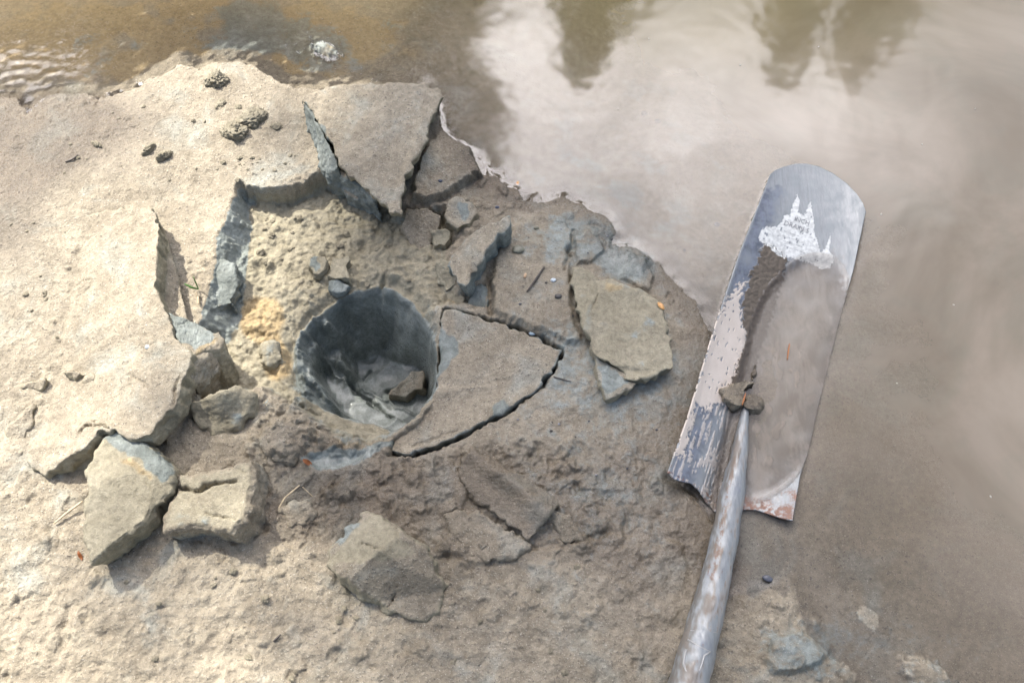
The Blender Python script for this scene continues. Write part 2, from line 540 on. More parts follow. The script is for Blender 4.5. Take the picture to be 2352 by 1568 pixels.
def stamp(cx, cy, r, h, kind, seed):
    i0 = np.searchsorted(xs, cx - r * 1.3); i1 = np.searchsorted(xs, cx + r * 1.3)
    j0 = np.searchsorted(ys, cy - r * 1.3); j1 = np.searchsorted(ys, cy + r * 1.3)
    if i1 - i0 < 3 or j1 - j0 < 3:
        return
    a = seed * 2.399
    x = X[j0:j1, i0:i1] - cx; y = Y[j0:j1, i0:i1] - cy
    u = (x * math.cos(a) + y * math.sin(a)) / r
    v = (-x * math.sin(a) + y * math.cos(a)) / (r * (0.55 + 0.4 * ((seed * 0.618) % 1)))
    q = np.sqrt(u * u + v * v) * (1 + (0.1 if kind == 3 else 0.35) * nA[j0:j1, i0:i1] + 0.3 * nC[j0:j1, i0:i1])
    if kind == 0:       # rounded crumb
        Z[j0:j1, i0:i1] += h * np.sqrt(np.clip(1 - q * q, 0, 1))
    elif kind == 1:     # curled scale: one edge lifted
        Z[j0:j1, i0:i1] += h * np.clip(0.5 + 0.6 * u, 0, 1.1) * sstep(1.0, 0.8, q)
    elif kind == 3:     # soft mound
        Z[j0:j1, i0:i1] += h * sstep(1.0, 0.1, q)
    else:               # pock
        Z[j0:j1, i0:i1] -= h * sstep(1.0, 0.3, q)


def scatter(n, poly, rr, hh, kinds, keep=None, z=0.0):
    pv = np.array(poly, float)
    lo, hi = pv[:, :2].min(0), pv[:, :2].max(0)
    got = 0
    while got < n:
        vx, vy = rs.uniform(lo[0], hi[0]), rs.uniform(lo[1], hi[1])
        ins = False
        for k in range(len(pv)):
            a, b = pv[k], pv[(k + 1) % len(pv)]
            if (a[1] > vy) != (b[1] > vy) and vx < (b[0] - a[0]) * (vy - a[1]) / (b[1] - a[1]) + a[0]:
                ins = not ins
        got += 1
        if not ins:
            continue
        wx, wy = P(vx, vy, z)
        t = rs.rand() ** 2.2
        stamp(float(wx), float(wy), rr[0] + (rr[1] - rr[0]) * t, hh[0] + (hh[1] - hh[0]) * t, kinds[rs.randint(len(kinds))], rs.randint(10000))


floorpoly = [(560, 450), (745, 425), (900, 500), (980, 600), (990, 690), (900, 665), (800, 650), (690, 740), (660, 840), (600, 900), (530, 830), (545, 700), (560, 560)]
scatter(800, floorpoly, (0.0016, 0.0075), (0.0004, 0.0026), (0, 1, 1, 1, 1, 1, 1), z=-0.03)
scatter(500, [(590, 900), (700, 900), (740, 960), (900, 1010), (880, 1040), (700, 1040), (560, 1080)], (0.002, 0.011), (0.0006, 0.005), (0, 1, 1))
scatter(800, [(0, 1100), (700, 1020), (1500, 1010), (1560, 1250), (1540, 1560), (0, 1560)], (0.002, 0.012), (0.0005, 0.0032), (0, 1, 1, 2))
scatter(420, [(560, 1060), (980, 1050), (1330, 1010), (1420, 1240), (1000, 1290), (620, 1290)], (0.003, 0.018), (0.0008, 0.005), (0, 1, 1, 2))
scatter(150, [(0, 380), (500, 210), (690, 230), (740, 390), (545, 410), (480, 700), (400, 760), (150, 900), (0, 1100)], (0.0015, 0.004), (0.0003, 0.0012), (0, 1))
scatter(110, [(430, 600), (500, 560), (490, 640), (470, 740), (410, 740)], (0.002, 0.006), (0.0008, 0.0026), (0, 1, 1))
scatter(90, [(545, 400), (745, 370), (745, 398), (690, 420), (580, 430)], (0.0015, 0.004), (0.0006, 0.002), (0, 0, 1))
scatter(260, [(950, 470), (1120, 400), (1250, 470), (1180, 500), (1120, 620), (1020, 700), (950, 600)], (0.002, 0.010), (0.0008, 0.004), (0, 1))
scatter(160, [(1170, 430), (1250, 455), (1340, 460), (1420, 520), (1500, 580), (1600, 700), (1560, 720), (1400, 600), (1300, 520)], (0.002, 0.009), (0.0006, 0.0028), (0, 1, 2))
scatter(170, [(1650, 1380), (1760, 1350), (1900, 1420), (1960, 1567), (1620, 1567)], (0.002, 0.011), (0.0005, 0.0025), (0, 1, 2))
scatter(120, [(0, 230), (110, 210), (330, 180), (480, 140), (560, 200), (300, 300), (0, 380)], (0.003, 0.010), (0.0006, 0.002), (0, 2))
scatter(6, [(1860, 1400), (2300, 1350), (2352, 1567), (1950, 1567)], (0.015, 0.05), (0.001, 0.004), (3,))
for k in range(34):        # smeared lumps on the left rim of the hole
    t = rs.rand(); vx = np.interp(t, [0, .4, 1], [745, 682, 720]) + rs.randn() * 9; vy = np.interp(t, [0, .4, 1], [705, 800, 945]) + rs.randn() * 8
    wx, wy = P(vx, vy, -0.035)
    stamp(float(wx), float(wy), rs.uniform(0.004, 0.013), rs.uniform(0.001, 0.006), rs.randint(2), rs.randint(9999))
for k in range(48):        # crumbs along the hinge of the big slab
    t = rs.rand(); vx = np.interp(t, [0, .3, .6, 1], [205, 160, 135, 75]) + rs.randn() * 24; vy = np.interp(t, [0, .3, .6, 1], [540, 680, 800, 1000]) + rs.randn() * 8
    wx, wy = P(vx, vy)
    stamp(float(wx), float(wy), rs.uniform(0.002, 0.007), rs.uniform(0.0006, 0.0028), rs.randint(2), rs.randint(9999))
# silt mounds on the river bed
for k in range(140):
    vx, vy = rs.uniform(0, 2352), rs.uniform(0, 560)
    wx, wy = P(vx, vy)
    stamp(float(wx), float(wy), rs.uniform(0.02, 0.09), rs.uniform(0.0, 0.002) * float(d_land[np.searchsorted(ys, float(wy)) % NY, np.searchsorted(xs, float(wx)) % NX] < -0.09), 3, rs.randint(9999))
stamp(*map(float, P(2140, 1548)), 0.040, 0.012, 3, 5)
stamp(*map(float, P(745, 105)), 0.034, 0.0125, 3, 5)

# ---- what the ground is made of
blue = np.zeros_like(X); och = np.zeros_like(X); tan = np.zeros_like(X); wet = np.zeros_like(X)
tan += 0.95 * pitf + 0.35 * blob(300, 1480, 450, 150)
blue += 0.95 * wallband * blob(505, 620, 75, 200) + 0.35 * wallband
blue += 1.2 * sstep(-0.004, 0.012, dh) * (1 - 0.0 * X)
blue += 0.6 * blob(690, 830, 35, 80, 0, 0.4) * (dh > -0.02)
sm = sdf(XW, YW, P2([(690, 1050), (760, 1030), (830, 1030), (900, 1008), (905, 1020), (860, 1050), (790, 1078), (720, 1082)]))
blue += 1.3 * sstep(-0.001, 0.004, sm)
Z -= 0.004 * sstep(0, 0.01, sm)
och += 0.9 * blob(590, 710, 55, 55, 10) + 0.8 * blob(625, 810, 35, 50) + 0.35 * blob(870, 855, 40, 70, 25) * (dh > 0.03)
och += 0.45 * blob(830, 1020, 110, 22, -5)
uw = sstep(-0.002, -0.035, d_land)
och += uw * blob(430, 90, 520, 150) * (0.75 + 0.5 * perlin2(X * 9, Y * 9, 41) + 0.4 * perlin2(X * 22, Y * 22, 43) + 0.35 * perlin2(X * 40, Y * 40, 42)) * 1.0
och += 0.18 * sstep(0.012, 0.0, np.abs(d_land)) * near
blue += 0.35 * uw * blob(430, 60, 560, 170) * np.clip(perlin2(X * 9 + 7, Y * 9, 44) + 0.6 * perlin2(X * 25, Y * 25, 45), 0, 1) * 2.0
blue += near * (0.30 * blob(1420, 700, 280, 260) + 0.30 * blob(1300, 1000, 400, 220) + 0.3 * blob(1300, 540, 140, 70) + 0.30 * blob(1830, 1490, 120, 70) + 0.30 * blob(2050, 1500, 330, 120)
                + 0.28 * blob(1400, 1350, 250, 250) + 0.22 * blob(560, 100, 320, 90) * uw + 0.25 * blob(640, 40, 150, 80) + 0.35 * blob(740, 110, 70, 60))
blue += 0.45 * near * blob(1440, 610, 60, 40) + 0.15 * near * blob(2130, 1550, 70, 40) + 0.5 * near * uw * blob(1450, 300, 300, 220) * (0.5 + perlin2(X * 20, Y * 20, 47))
blue *= (1 - 0.0 * och)
wet += sstep(0.05, 0.0, d_land) * near * 0.9 * (1 - 0.9 * blob(420, 130, 700, 170, 0, 0.3))
wet += 0.64 * blob(1000, 1170, 500, 150) + 0.5 * blob(1400, 900, 330, 420) + 0.7 * blob(1560, 1300, 190, 330) + 0.3 * blob(1780, 1480, 240, 200)
wet += 0.5 * blob(1050, 500, 150, 120) + 0.35 * blob(700, 1100, 330, 140)
wet += 0.95 * blob(60, 310, 300, 120) + 0.5 * blob(20, 450, 120, 160) + 0.3 * blob(20, 640, 90, 300) + 0.25 * blob(300, 230, 330, 70)
wet += 0.85 * sstep(0.0, 0.012, dh)
wet *= (1 - 0.6 * pitf * (dh < 0))
wet *= 1 - 0.55 * uw
wet *= (1 - 0.85 * uw * blob(430, 60, 620, 200, 0, 0.4)) * (1 - 0.65 * blob(2000, 1450, 420, 230, 0, 0.4))
far = (1 - near)
wet += far * 0.4
for i, a in enumerate((blue, och, tan, wet)):
    mA[..., i] = np.clip(a, 0, 1.2 if i < 3 else 1.0)

gm = grid_mesh("ground", np.stack([X, Y, Z], -1).reshape(-1, 3), NX, NY)
attr(gm, 'mA', mA.reshape(-1, 4))
link("ground", gm, CLAY, kind="structure")


def ground_z(x, y):
    i = np.clip(np.searchsorted(xs, x), 1, NX - 1); j = np.clip(np.searchsorted(ys, y), 1, NY - 1)
    return Z[j, i]


# ------------------------------------------------------------------ clay clods: closed bodies with crust, broken faces and cracks
def inpoly(vx, vy, poly):
    ins = np.zeros(vx.shape, bool)
    n = len(poly)
    for k in range(n):
        ax, ay = poly[k]; bx, by = poly[(k + 1) % n]
        if ay == by:
            continue
        ins ^= ((ay > vy) != (by > vy)) & (vx < (bx - ax) * (vy - ay) / (by - ay) + ax)
    return ins


def body(loops, voxel):
    """closed mesh through a stack of equally long loops, voxel-remeshed -> vertices, quads, normals"""
    bm = bmesh.new()
    rings = [[bm.verts.new(p) for p in lp_] for lp_ in loops]
    n = len(rings[0])
    for a, b in zip(rings[:-1], rings[1:]):
        for k in range(n):
            bm.faces.new((a[k], a[(k + 1) % n], b[(k + 1) % n], b[k]))
    bm.faces.new(rings[-1])
    bm.faces.new(rings[0][::-1])
    bmesh.ops.triangulate(bm, faces=bm.faces[:], ngon_method='EAR_CLIP')
    bmesh.ops.recalc_face_normals(bm, faces=bm.faces[:])
    me = bpy.data.meshes.new("tmp"); bm.to_mesh(me); bm.free()
    ob = bpy.data.objects.new("tmp", me); COL.objects.link(ob)
    md = ob.modifiers.new("r", 'REMESH'); md.mode = 'VOXEL'; md.voxel_size = voxel
    ms = ob.modifiers.new("s", 'SMOOTH'); ms.factor = 0.5; ms.iterations = 2
    dg = bpy.context.evaluated_depsgraph_get()
    ev = ob.evaluated_get(dg)
    out = bpy.data.meshes.new_from_object(ev)
    bpy.data.objects.remove(ob); bpy.data.meshes.remove(me)
    return out


def vcoords(me):
    co = np.empty(len(me.vertices) * 3, np.float32); me.vertices.foreach_get('co', co)
    no = np.empty(len(me.vertices) * 3, np.float32); me.vertex_normals.foreach_get('vector', no)
    return co.reshape(-1, 3).astype(float), no.reshape(-1, 3).astype(float)


def densify(pts, step=0.006, jit=0.0016, seed=0):
    r = np.random.RandomState(seed)
    out = []
    n = len(pts)
    for k in range(n):
        a, b = pts[k], pts[(k + 1) % n]
        m = max(1, int(np.linalg.norm(b[:2] - a[:2]) / step))
        for i in range(m):
            q = a + (b - a) * i / m
            out.append(q + np.array([r.randn() * jit, r.randn() * jit, r.randn() * jit * 0.3]))
    return np.array(out)


def clod(name, label, cat, top, base, bscale=1.0, bshift=(0, 0), blues=(), ochres=(), tans=(), cracks=(), amp=1.0, side='tan',
         seed=0, voxel=0.0017, group=None, wet=0.0, crust=1.0, dome=None, bevel=0.0, toptan=0.0, step=0.006, jit=0.0016, basez=None):
    t = densify(PP(top), step, jit, seed)
    c = t.mean(0)
    loops = []
    bz = np.full(len(t), base) if basez is None else basez(t)
    bot = t.copy()
    bot[:, :2] = c[:2] + (t[:, :2] - c[:2]) * bscale + np.array(bshift)
    bot[:, 2] = np.minimum(bz, t[:, 2] - 0.004)
    r = np.random.RandomState(seed + 50)
    mid = 0.5 * (t + bot)
    mid[:, :2] += (mid[:, :2] - c[:2]) * 0.0 + r.randn(len(t), 2) * jit * 1.2
    loops = [bot, mid, t]
    if bevel:
        tb = t.copy(); tb[:, 2] -= bevel
        ti = t.copy(); d = (c[:2] - t[:, :2]); L = np.linalg.norm(d, axis=1)[:, None]
        ti[:, :2] += d / L * bevel
        loops = [bot, mid, tb, ti]
    me = body([[tuple(p) for p in l_] for l_ in loops], voxel)
    co, no = vcoords(me)
    upn = sstep(0.55, 0.85, no[:, 2])
    vx, vy = toV(co)
    sidem = 1 - upn
    if dome is not None:
        co[:, 2] += dome(vx, vy) * sstep(base, c[2], co[:, 2])
    k = amp
    n1 = perlin3(co, 22, seed + 1); n2 = perlin3(co, 70, seed + 2); n3 = perlin3(co, 200, seed + 3); n4 = perlin3(co, 420, seed + 4)
    strat = perlin3(co * np.array([1, 1, 3.2]), 110, seed + 5)
    disp = k * (0.0028 * n1 + (0.0008 + 0.0010 * sidem) * n2 + (0.0005 + 0.0006 * sidem) * n3 + 0.00035 * n4 + 0.0011 * sidem * np.abs(strat))
    dist = np.zeros(len(co))
    for ln, w_, dpt in cracks:
        a = np.array(ln, float)
        dd = linedist((vx + 5.0 * n2 + 2.5 * n3).astype(np.float32), (vy + 5.0 * strat + 2.5 * n4).astype(np.float32), a, 40.0)
        e0 = np.minimum(np.hypot(vx - a[0, 0], vy - a[0, 1]), np.hypot(vx - a[-1, 0], vy - a[-1, 1]))
        ww = w_ * 0.72 * np.clip(0.25 + e0 / 45 + 0.7 * n2, 0.15, 1.3)
        g = np.exp(-(dd / ww) ** 2) * sstep(0.3, 0.7, no[:, 2]) * np.clip(0.3 + e0 / 30, 0, 1)
        dist += dpt * g
    co = co + no * disp[:, None]
    co[:, 2] -= dist
    bl = np.zeros(len(co)); oc = np.zeros(len(co)); tn = np.zeros(len(co))
    tn += toptan * upn
    if toptan > 0.5:
        bl += 0.55 * upn * sstep(0.0, 0.7, n1 + 0.6 * n2)
    if side == 'tan':
        tn += 0.75 * sidem; bl += 0.25 * sidem * sstep(-0.2, 0.6, n1 + 0.4)
    elif side == 'blue':
        bl += 0.95 * sidem; oc += 0.25 * sidem * sstep(0.1, 0.5, n1)
    elif side == 'silt':
        tn += 0.2 * sidem; bl += 0.2 * sidem
    vj = vx + 11 * n2 + 5 * n3; wj = vy + 11 * strat + 5 * n4
    for pl in blues:
        bl[inpoly(vj, wj, pl)] = 1.1
    for pl in ochres:
        oc[inpoly(vj, wj, pl)] = 0.62
    for pl in tans:
        tn[inpoly(vj, wj, pl)] = 1.0
    a = np.stack([np.clip(bl, 0, 1.2), np.clip(oc, 0, 1), np.clip(tn, 0, 1), np.full(len(co), wet)], 1)
    ed = np.empty(len(me.edges) * 2, np.int32); me.edges.foreach_get('vertices', ed); ed = ed.reshape(-1, 2)
    deg = np.bincount(ed.ravel(), minlength=len(co))[:, None] + 1.0
    for _ in range(7):
        b_ = a.copy()
        for q_ in range(4):
            b_[:, q_] += np.bincount(ed[:, 0], a[ed[:, 1], q_], len(co)) + np.bincount(ed[:, 1], a[ed[:, 0], q_], len(co))
        a = b_ / deg
    # origin at the base of the clod
    org = np.array([c[0], c[1], base])
    me.vertices.foreach_set('co', (co - org).astype(np.float32).ravel())
    me.polygons.foreach_set('use_smooth', np.ones(len(me.polygons), bool))
    me.name = name
    attr(me, 'mA', a)
    me.update()
    o = link(name, me, CLAY, label=label, category=cat)
    o.location = org.tolist()
    if group:
        o['group'] = group
    return o


# big slab at the left: hinged to the crust at its left edge, lifted towards the pit
clod("clay_slab", "largest slab of sandy crust, at the left, tilted up with a pale blue broken corner", "clay slab",
     [(205, 492, .004), (245, 484, .012), (300, 476, .024), (351, 470, .034), (362, 520, .046), (361, 600, .051), (354, 660, .052), (384, 714, .052), (402, 770, .052),
      (440, 812, .052), (424, 870, .052), (404, 925, .052), (372, 965, .052), (345, 1000, .051), (300, 1015, .049), (262, 985, .048), (222, 985, .046), (200, 1030, .043), (150, 1052, .034), (97, 1092, .016), (60, 1055, .005),
      (85, 985, .003), (118, 880, .003), (135, 800, .003), (150, 742, .003), (165, 645, .003), (190, 560, .003)],
     -0.012, bscale=0.985, bshift=(0.004, -0.004), side='tan', seed=3, amp=0.9,
     basez=lambda t: np.maximum(-0.012, t[:, 2] - 0.030),
     cracks=[([(408, 850), (400, 900), (398, 930)], 3, 0.006), ([(165, 655), (210, 640), (205, 660), (180, 680)], 3, 0.003), ([(180, 1000), (200, 978), (240, 975), (255, 990)], 4, 0.007),
             ([(280, 855), (330, 875), (345, 900)], 4, 0.003)])
# the broken corner under its right edge
clod("broken_corner", "wedge of broken clay, pale blue above and dark below, jutting from the left slab", "clay wedge",
     [(382, 712, .046), (440, 742, .034), (500, 768, .024), (520, 776, .020), (500, 800, .024), (470, 808, .034), (438, 818, .047), (415, 790, .047), (398, 755, .046)],
     -0.034, bscale=0.92, bshift=(0.012, -0.03), side='tan', seed=9, amp=0.7, voxel=0.0015,
     blues=[[(378, 705), (440, 738), (492, 766), (470, 790), (445, 800), (405, 772)]], ochres=[[(445, 800), (470, 788), (490, 768), (518, 772), (470, 806), (430, 830)]],
     cracks=[([(400, 745), (430, 740), (455, 745)], 2.5, 0.003), ([(410, 765), (440, 765), (450, 770)], 2, 0.002), ([(440, 800), (455, 785), (475, 782)], 2, 0.002)])
clod("clay_block", "dark shaded block between the left slab and the angular clod at the pit corner", "clay block",
     [(440, 818, .042), (470, 808, .028), (512, 785, .014), (500, 850, .010), (455, 915, .006), (432, 960, .004), (420, 1010, .000), (380, 1030, .004), (372, 960, .036), (404, 925, .040), (424, 870, .042)],
     -0.034, bscale=0.97, side='silt', seed=12, amp=0.9)
# the triangular slab at the top
clod("clay_slab", "triangular slab of sandy crust at the water's edge, its point hanging over the pit", "clay slab",
     [(695, 224, .040), (722, 212, .040), (751, 198, .040), (831, 194, .040), (898, 190, .040), (981, 196, .040), (1011, 206, .039), (1019, 224, .038), (1008, 246, .040), (986, 278, .042), (980, 328, .044),
      (950, 368, .046), (932, 401, .047), (925, 451, .046), (920, 496, .044), (898, 486, .044), (875, 466, .044), (845, 438, .045), (811, 408, .045), (783, 383, .045), (768, 355, .045), (748, 308, .044), (725, 268, .042)],
     -0.008, bscale=0.93, bshift=(-0.004, 0.022), side='tan', seed=21, amp=0.75,
     blues=[[(690, 225), (725, 268), (748, 308), (770, 352), (770, 392), (735, 400), (722, 330), (696, 260)]])
tri = [o_ for o_ in COL.objects if str(o_.get('label', '')).startswith('triangular slab')][0]
bf = clod("broken_face", "x", "x", [(693, 226, .036), (722, 266, .039), (746, 310, .039), (768, 353, .039), (774, 384, .036), (752, 398, .016), (735, 386, .010), (727, 335, .010), (706, 290, .014), (696, 256, .022)],
     -0.008, bscale=1.0, side='blue', seed=22, amp=0.8, voxel=0.0014, blues=[[(680, 215), (790, 215), (790, 420), (680, 420)]], cracks=[([(735, 320), (760, 330)], 2, .003), ([(735, 360), (765, 352)], 2, .002)])
del bf['label']; del bf['category']
bf.location = bf.location - tri.location
bf.parent = tri
bf['label'] = "pale blue grey broken side of the slab"
clod("clay_lump", "crumbly grey clay lump wedged under the point of the triangular slab at the pit wall", "clay lump",
     [(748, 392, .018), (775, 385, .022), (800, 405, .022), (830, 425, .020), (858, 448, .018), (870, 475, .008), (840, 462, .000), (800, 448, -.004), (765, 425, .000)],
     -0.034, bscale=1.02, side='blue', seed=23, amp=1.5, voxel=0.0014)
# clods on the right of the pit
clod("clay_block", "tilted brick-like clay block with dark undercut side, between the pit and the flat wet plate", "clay block",
     [(1028, 612, .024), (1045, 585, .030), (1072, 545, .036), (1108, 520, .042), (1150, 503, .047), (1172, 496, .048), (1174, 512, .047), (1148, 540, .044), (1118, 562, .041), (1108, 590, .038), (1092, 618, .036), (1070, 658, .032), (1048, 636, .027)],
     -0.02, bscale=0.86, bshift=(0.006, 0.0), side='blue', seed=31, amp=0.8, voxel=0.0015, wet=0.2)
clod("clay_lump", "pale grey angular lump directly above the tilted brick-like block", "clay lump",
     [(1022, 470, .014), (1052, 452, .018), (1088, 462, .014), (1100, 488, .010), (1082, 512, .012), (1052, 522, .016), (1030, 508, .016)],
     -0.014, bscale=1.05, side='tan', seed=33, amp=1.2, voxel=0.0014, wet=0.25, blues=[[(1050, 470), (1075, 462), (1080, 500), (1055, 505)]])
clod("clay_lump", "small squarish olive lump left of the tilted brick-like block, above a dark gap", "clay lump",
     [(991, 528, .006), (1010, 522, .010), (1034, 530, .010), (1036, 548, .006), (1022, 562, .002), (996, 566, .000)],
     -0.03, bscale=1.0, side='tan', seed=35, amp=1.1, voxel=0.0013, toptan=0.8)
clod("clay_lump", "flat grey lump under the point of the triangular slab, leaning into the pit", "clay lump",
     [(930, 478, .006), (990, 480, .008), (1012, 500, .004), (1000, 540, -.004), (990, 580, -.012), (965, 598, -.018), (945, 560, -.014), (925, 520, -.006)],
     -0.036, bscale=1.05, side='silt', seed=36, amp=1.3, voxel=0.0015, wet=0.4)
clod("clay_lump", "blue grey clay lump in the crack beneath the tilted brick-like block", "clay lump",
     [(1082, 668, -.002), (1104, 648, .004), (1120, 662, .004), (1122, 700, -.002), (1108, 716, -.008), (1084, 712, -.012)],
     -0.036, bscale=1.1, side='blue', seed=37, amp=1.2, voxel=0.0013, blues=[[(1075, 640), (1130, 640), (1130, 720), (1075, 720)]])
clod("clay_lump", "ochre tinged little lump between the blue clay and the wedge slab's top corner", "clay lump",
     [(1022, 672, -.008), (1050, 668, -.004), (1066, 682, -.004), (1058, 702, -.008), (1030, 700, -.012)],
     -0.036, bscale=1.1, side='tan', seed=38, amp=1.2, voxel=0.0013, toptan=1, ochres=[[(1020, 690), (1045, 685), (1045, 705), (1020, 705)]])
clod("clay_lump", "rough olive lump at the left foot of the tilted brick-like block", "clay lump",
     [(1000, 598, .002), (1025, 590, .008), (1040, 620, .006), (1050, 655, .004), (1030, 668, -.004), (1008, 650, -.010)],
     -0.036, bscale=1.1, side='tan', seed=39, amp=1.5, voxel=0.0014, toptan=0.6)
# the wedge-shaped slab right of the hole
clod("clay_slab", "wedge-shaped slab of crust right of the hole, cracked free along its curved lower edge", "clay slab",
     [(1020, 710, .004), (1058, 714, .005), (1100, 726, .006), (1160, 745, .006), (1230, 774, .006), (1288, 801, .005), (1276, 838, .004), (1232, 889, .004), (1172, 936, .004), (1082, 984, .003), (1002, 1022, .002), (930, 1045, .003),
      (892, 1036, .000), (908, 1006, -.004), (945, 985, -.006), (985, 935, -.006), (1004, 885, -.004), (1010, 820, -.002), (1012, 760, .0)],
     -0.05, bscale=0.99, side='blue', seed=41, amp=0.85, wet=0.35,
     blues=[[(1000, 800), (1015, 760), (1040, 770), (1055, 790), (1040, 830), (1000, 870)], [(1130, 925), (1160, 920), (1165, 950), (1135, 955)]],
     cracks=[([(930, 1030), (1000, 1005), (1060, 985)], 3, 0.003)])
# the slab at the water's edge on the right
clod("clay_slab", "five-sided olive slab lying on the wet flat near the spade, one corner chipped to blue clay", "clay slab",
     [(1317, 616, .016), (1341, 611, .018), (1361, 621, .018), (1372, 638, .017), (1421, 654, .017), (1488, 672, .016), (1521, 700, .015), (1534, 757, .017), (1547, 838, .022), (1508, 858, .024),
      (1462, 876, .025), (1440, 872, .022), (1425, 850, .020), (1405, 838, .022), (1382, 826, .027), (1362, 812, .026), (1356, 786, .024), (1336, 738, .021), (1318, 677, .018), (1314, 640, .016)],
     -0.004, bscale=0.99, bshift=(0.002, 0.006), side='tan', seed=51, amp=1.0, toptan=0.85, wet=0.15,
     cracks=[([(1378, 660), (1368, 690), (1360, 715)], 2.5, 0.004), ([(1520, 745), (1535, 785)], 2, 0.002)], ochres=[[(1380, 640), (1440, 655), (1420, 675), (1385, 665)]])
clod("clay_wedge", "blue clay core showing at the chipped corner of the five-sided slab", "clay wedge",
     [(1360, 815, .018), (1385, 828, .018), (1406, 840, .016), (1426, 852, .014), (1440, 873, .016), (1458, 880, .019), (1425, 900, .018), (1395, 915, .018), (1378, 880, .018)],
     -0.004, bscale=0.97, side='tan', seed=53, amp=0.9, voxel=0.0014, blues=[[(1372, 838), (1400, 838), (1425, 858), (1445, 880), (1400, 905), (1385, 880)]],
     cracks=[([(1385, 860), (1410, 868), (1430, 866)], 2, 0.002), ([(1390, 885), (1420, 885)], 2, 0.002), ([(1412, 840), (1410, 860)], 2, 0.002)])
# lower left blocks
clod("clay_block", "tall block at the lower left with a blue grey streak across its upper right shoulder", "clay block",
     [(240, 1006, .040), (265, 980, .040), (294, 978, .040), (322, 1006, .043), (360, 1036, .045), (386, 1060, .045), (398, 1094, .044), (393, 1130, .042), (376, 1154, .042), (346, 1172, .044), (332, 1200, .046), (300, 1224, .048), (262, 1250, .049), (228, 1276, .048),
      (210, 1284, .044), (192, 1258, .040), (190, 1214, .040), (194, 1146, .042), (197, 1074, .042), (217, 1028, .041)],
     -0.006, bscale=0.97, bshift=(0.002, 0.004), side='tan', seed=61, amp=1.1, toptan=0.85, bevel=0.004,
     blues=[[(240, 1000), (270, 976), (296, 976), (325, 1008), (362, 1038), (390, 1062), (396, 1090), (378, 1108), (352, 1088), (330, 1062), (300, 1046), (270, 1036), (256, 1020)]],
     ochres=[[(265, 1040), (300, 1050), (330, 1068), (358, 1098), (350, 1110), (310, 1080), (270, 1058)]],
     cracks=[([(260, 1040), (290, 1062), (330, 1090), (350, 1130)], 3, 0.002), ([(262, 1006), (290, 1010), (310, 1008)], 2.5, 0.003)])
clod("clay_block", "squat block at the lower left split by two dark cracks, right of the streaked block", "clay block",
     [(404, 1090, .034), (432, 1086, .036), (500, 1078, .040), (560, 1052, .042), (578, 1054, .042), (580, 1100, .044), (575, 1150, .046), (560, 1190, .047), (540, 1226, .046), (490, 1220, .044), (440, 1210, .042), (400, 1214, .040), (366, 1226, .038),
      (374, 1180, .038), (395, 1140, .036), (400, 1130, .035), (397, 1116, .034)],
     -0.006, bscale=1.03, bshift=(0.006, 0.0), side='silt', seed=63, amp=1.0, toptan=0.6, bevel=0.006,
     cracks=[([(398, 1112), (425, 1122), (455, 1126), (480, 1112), (500, 1106), (545, 1104)], 4, 0.012), ([(460, 1178), (500, 1184), (545, 1192)], 3, 0.005), ([(545, 1075), (575, 1085)], 2.5, 0.004)])
clod("clay_block", "angular clod with a ridge, between the left slab and the squat cracked block", "clay block",
     [(428, 930, .018), (468, 912, .030), (506, 895, .034), (550, 880, .030), (582, 900, .024), (588, 920, .022), (578, 945, .018), (545, 975, .012), (510, 994, .008), (486, 998, .006), (462, 978, .010), (438, 946, .014)],
     -0.02, bscale=0.97, side='tan', seed=65, amp=1.2, toptan=0.7, wet=0.05, bevel=0.004,
     dome=lambda vx, vy: 0.012 * np.exp(-((vx - 520 + (vy - 920) * 0.2) / 40) ** 2 - ((vy - 915) / 26) ** 2))
clod("clay_lump", "little blue grey lump just right of the ridged angular clod", "clay lump",
     [(588, 938, .000), (612, 920, .004), (632, 930, .004), (638, 944, .000), (620, 954, -.004), (596, 950, -.004)], -0.03, side='blue', seed=67, amp=1.3, voxel=0.0013,
     blues=[[(580, 915), (645, 915), (645, 960), (580, 960)]])
# lower middle
clod("clay_mound", "rounded mound of pale clay at the bottom centre, cracked and half sunk in the mud", "clay mound",
     [(845, 1172, .022), (895, 1200, .026), (932, 1226, .028), (976, 1264, .028), (1004, 1302, .024), (1022, 1340, .018), (1018, 1372, .013), (1000, 1402, .010), (975, 1424, .009), (945, 1428, .010), (895, 1400, .014), (845, 1366, .018), (780, 1322, .022),
      (752, 1300, .022), (755, 1278, .022), (780, 1240, .022), (815, 1200, .020)],
     -0.008, bscale=1.04, side='tan', seed=71, amp=1.3, toptan=0.12, wet=0.2, bevel=0.003,
     dome=lambda vx, vy: 0.034 * np.clip(1 - np.maximum(np.abs(vy - 1282 + 0.15 * (vx - 880)) / np.where(vy > 1282, 95, 130), np.abs(vx - 880) / 150), 0, 1),
     blues=[[(780, 1240), (815, 1200), (830, 1205), (800, 1245), (770, 1270)]],
     tans=[[(755, 1300), (800, 1240), (860, 1180), (920, 1230), (960, 1280), (900, 1300), (800, 1300)]],  # tan on the upper face only: paints the lit plane above the ridge
     cracks=[([(830, 1256), (860, 1268), (895, 1276)], 3, 0.005), ([(914, 1345), (905, 1370), (890, 1395)], 3.2, 0.007), ([(900, 1205), (915, 1225), (925, 1260)], 2.5, 0.003)])
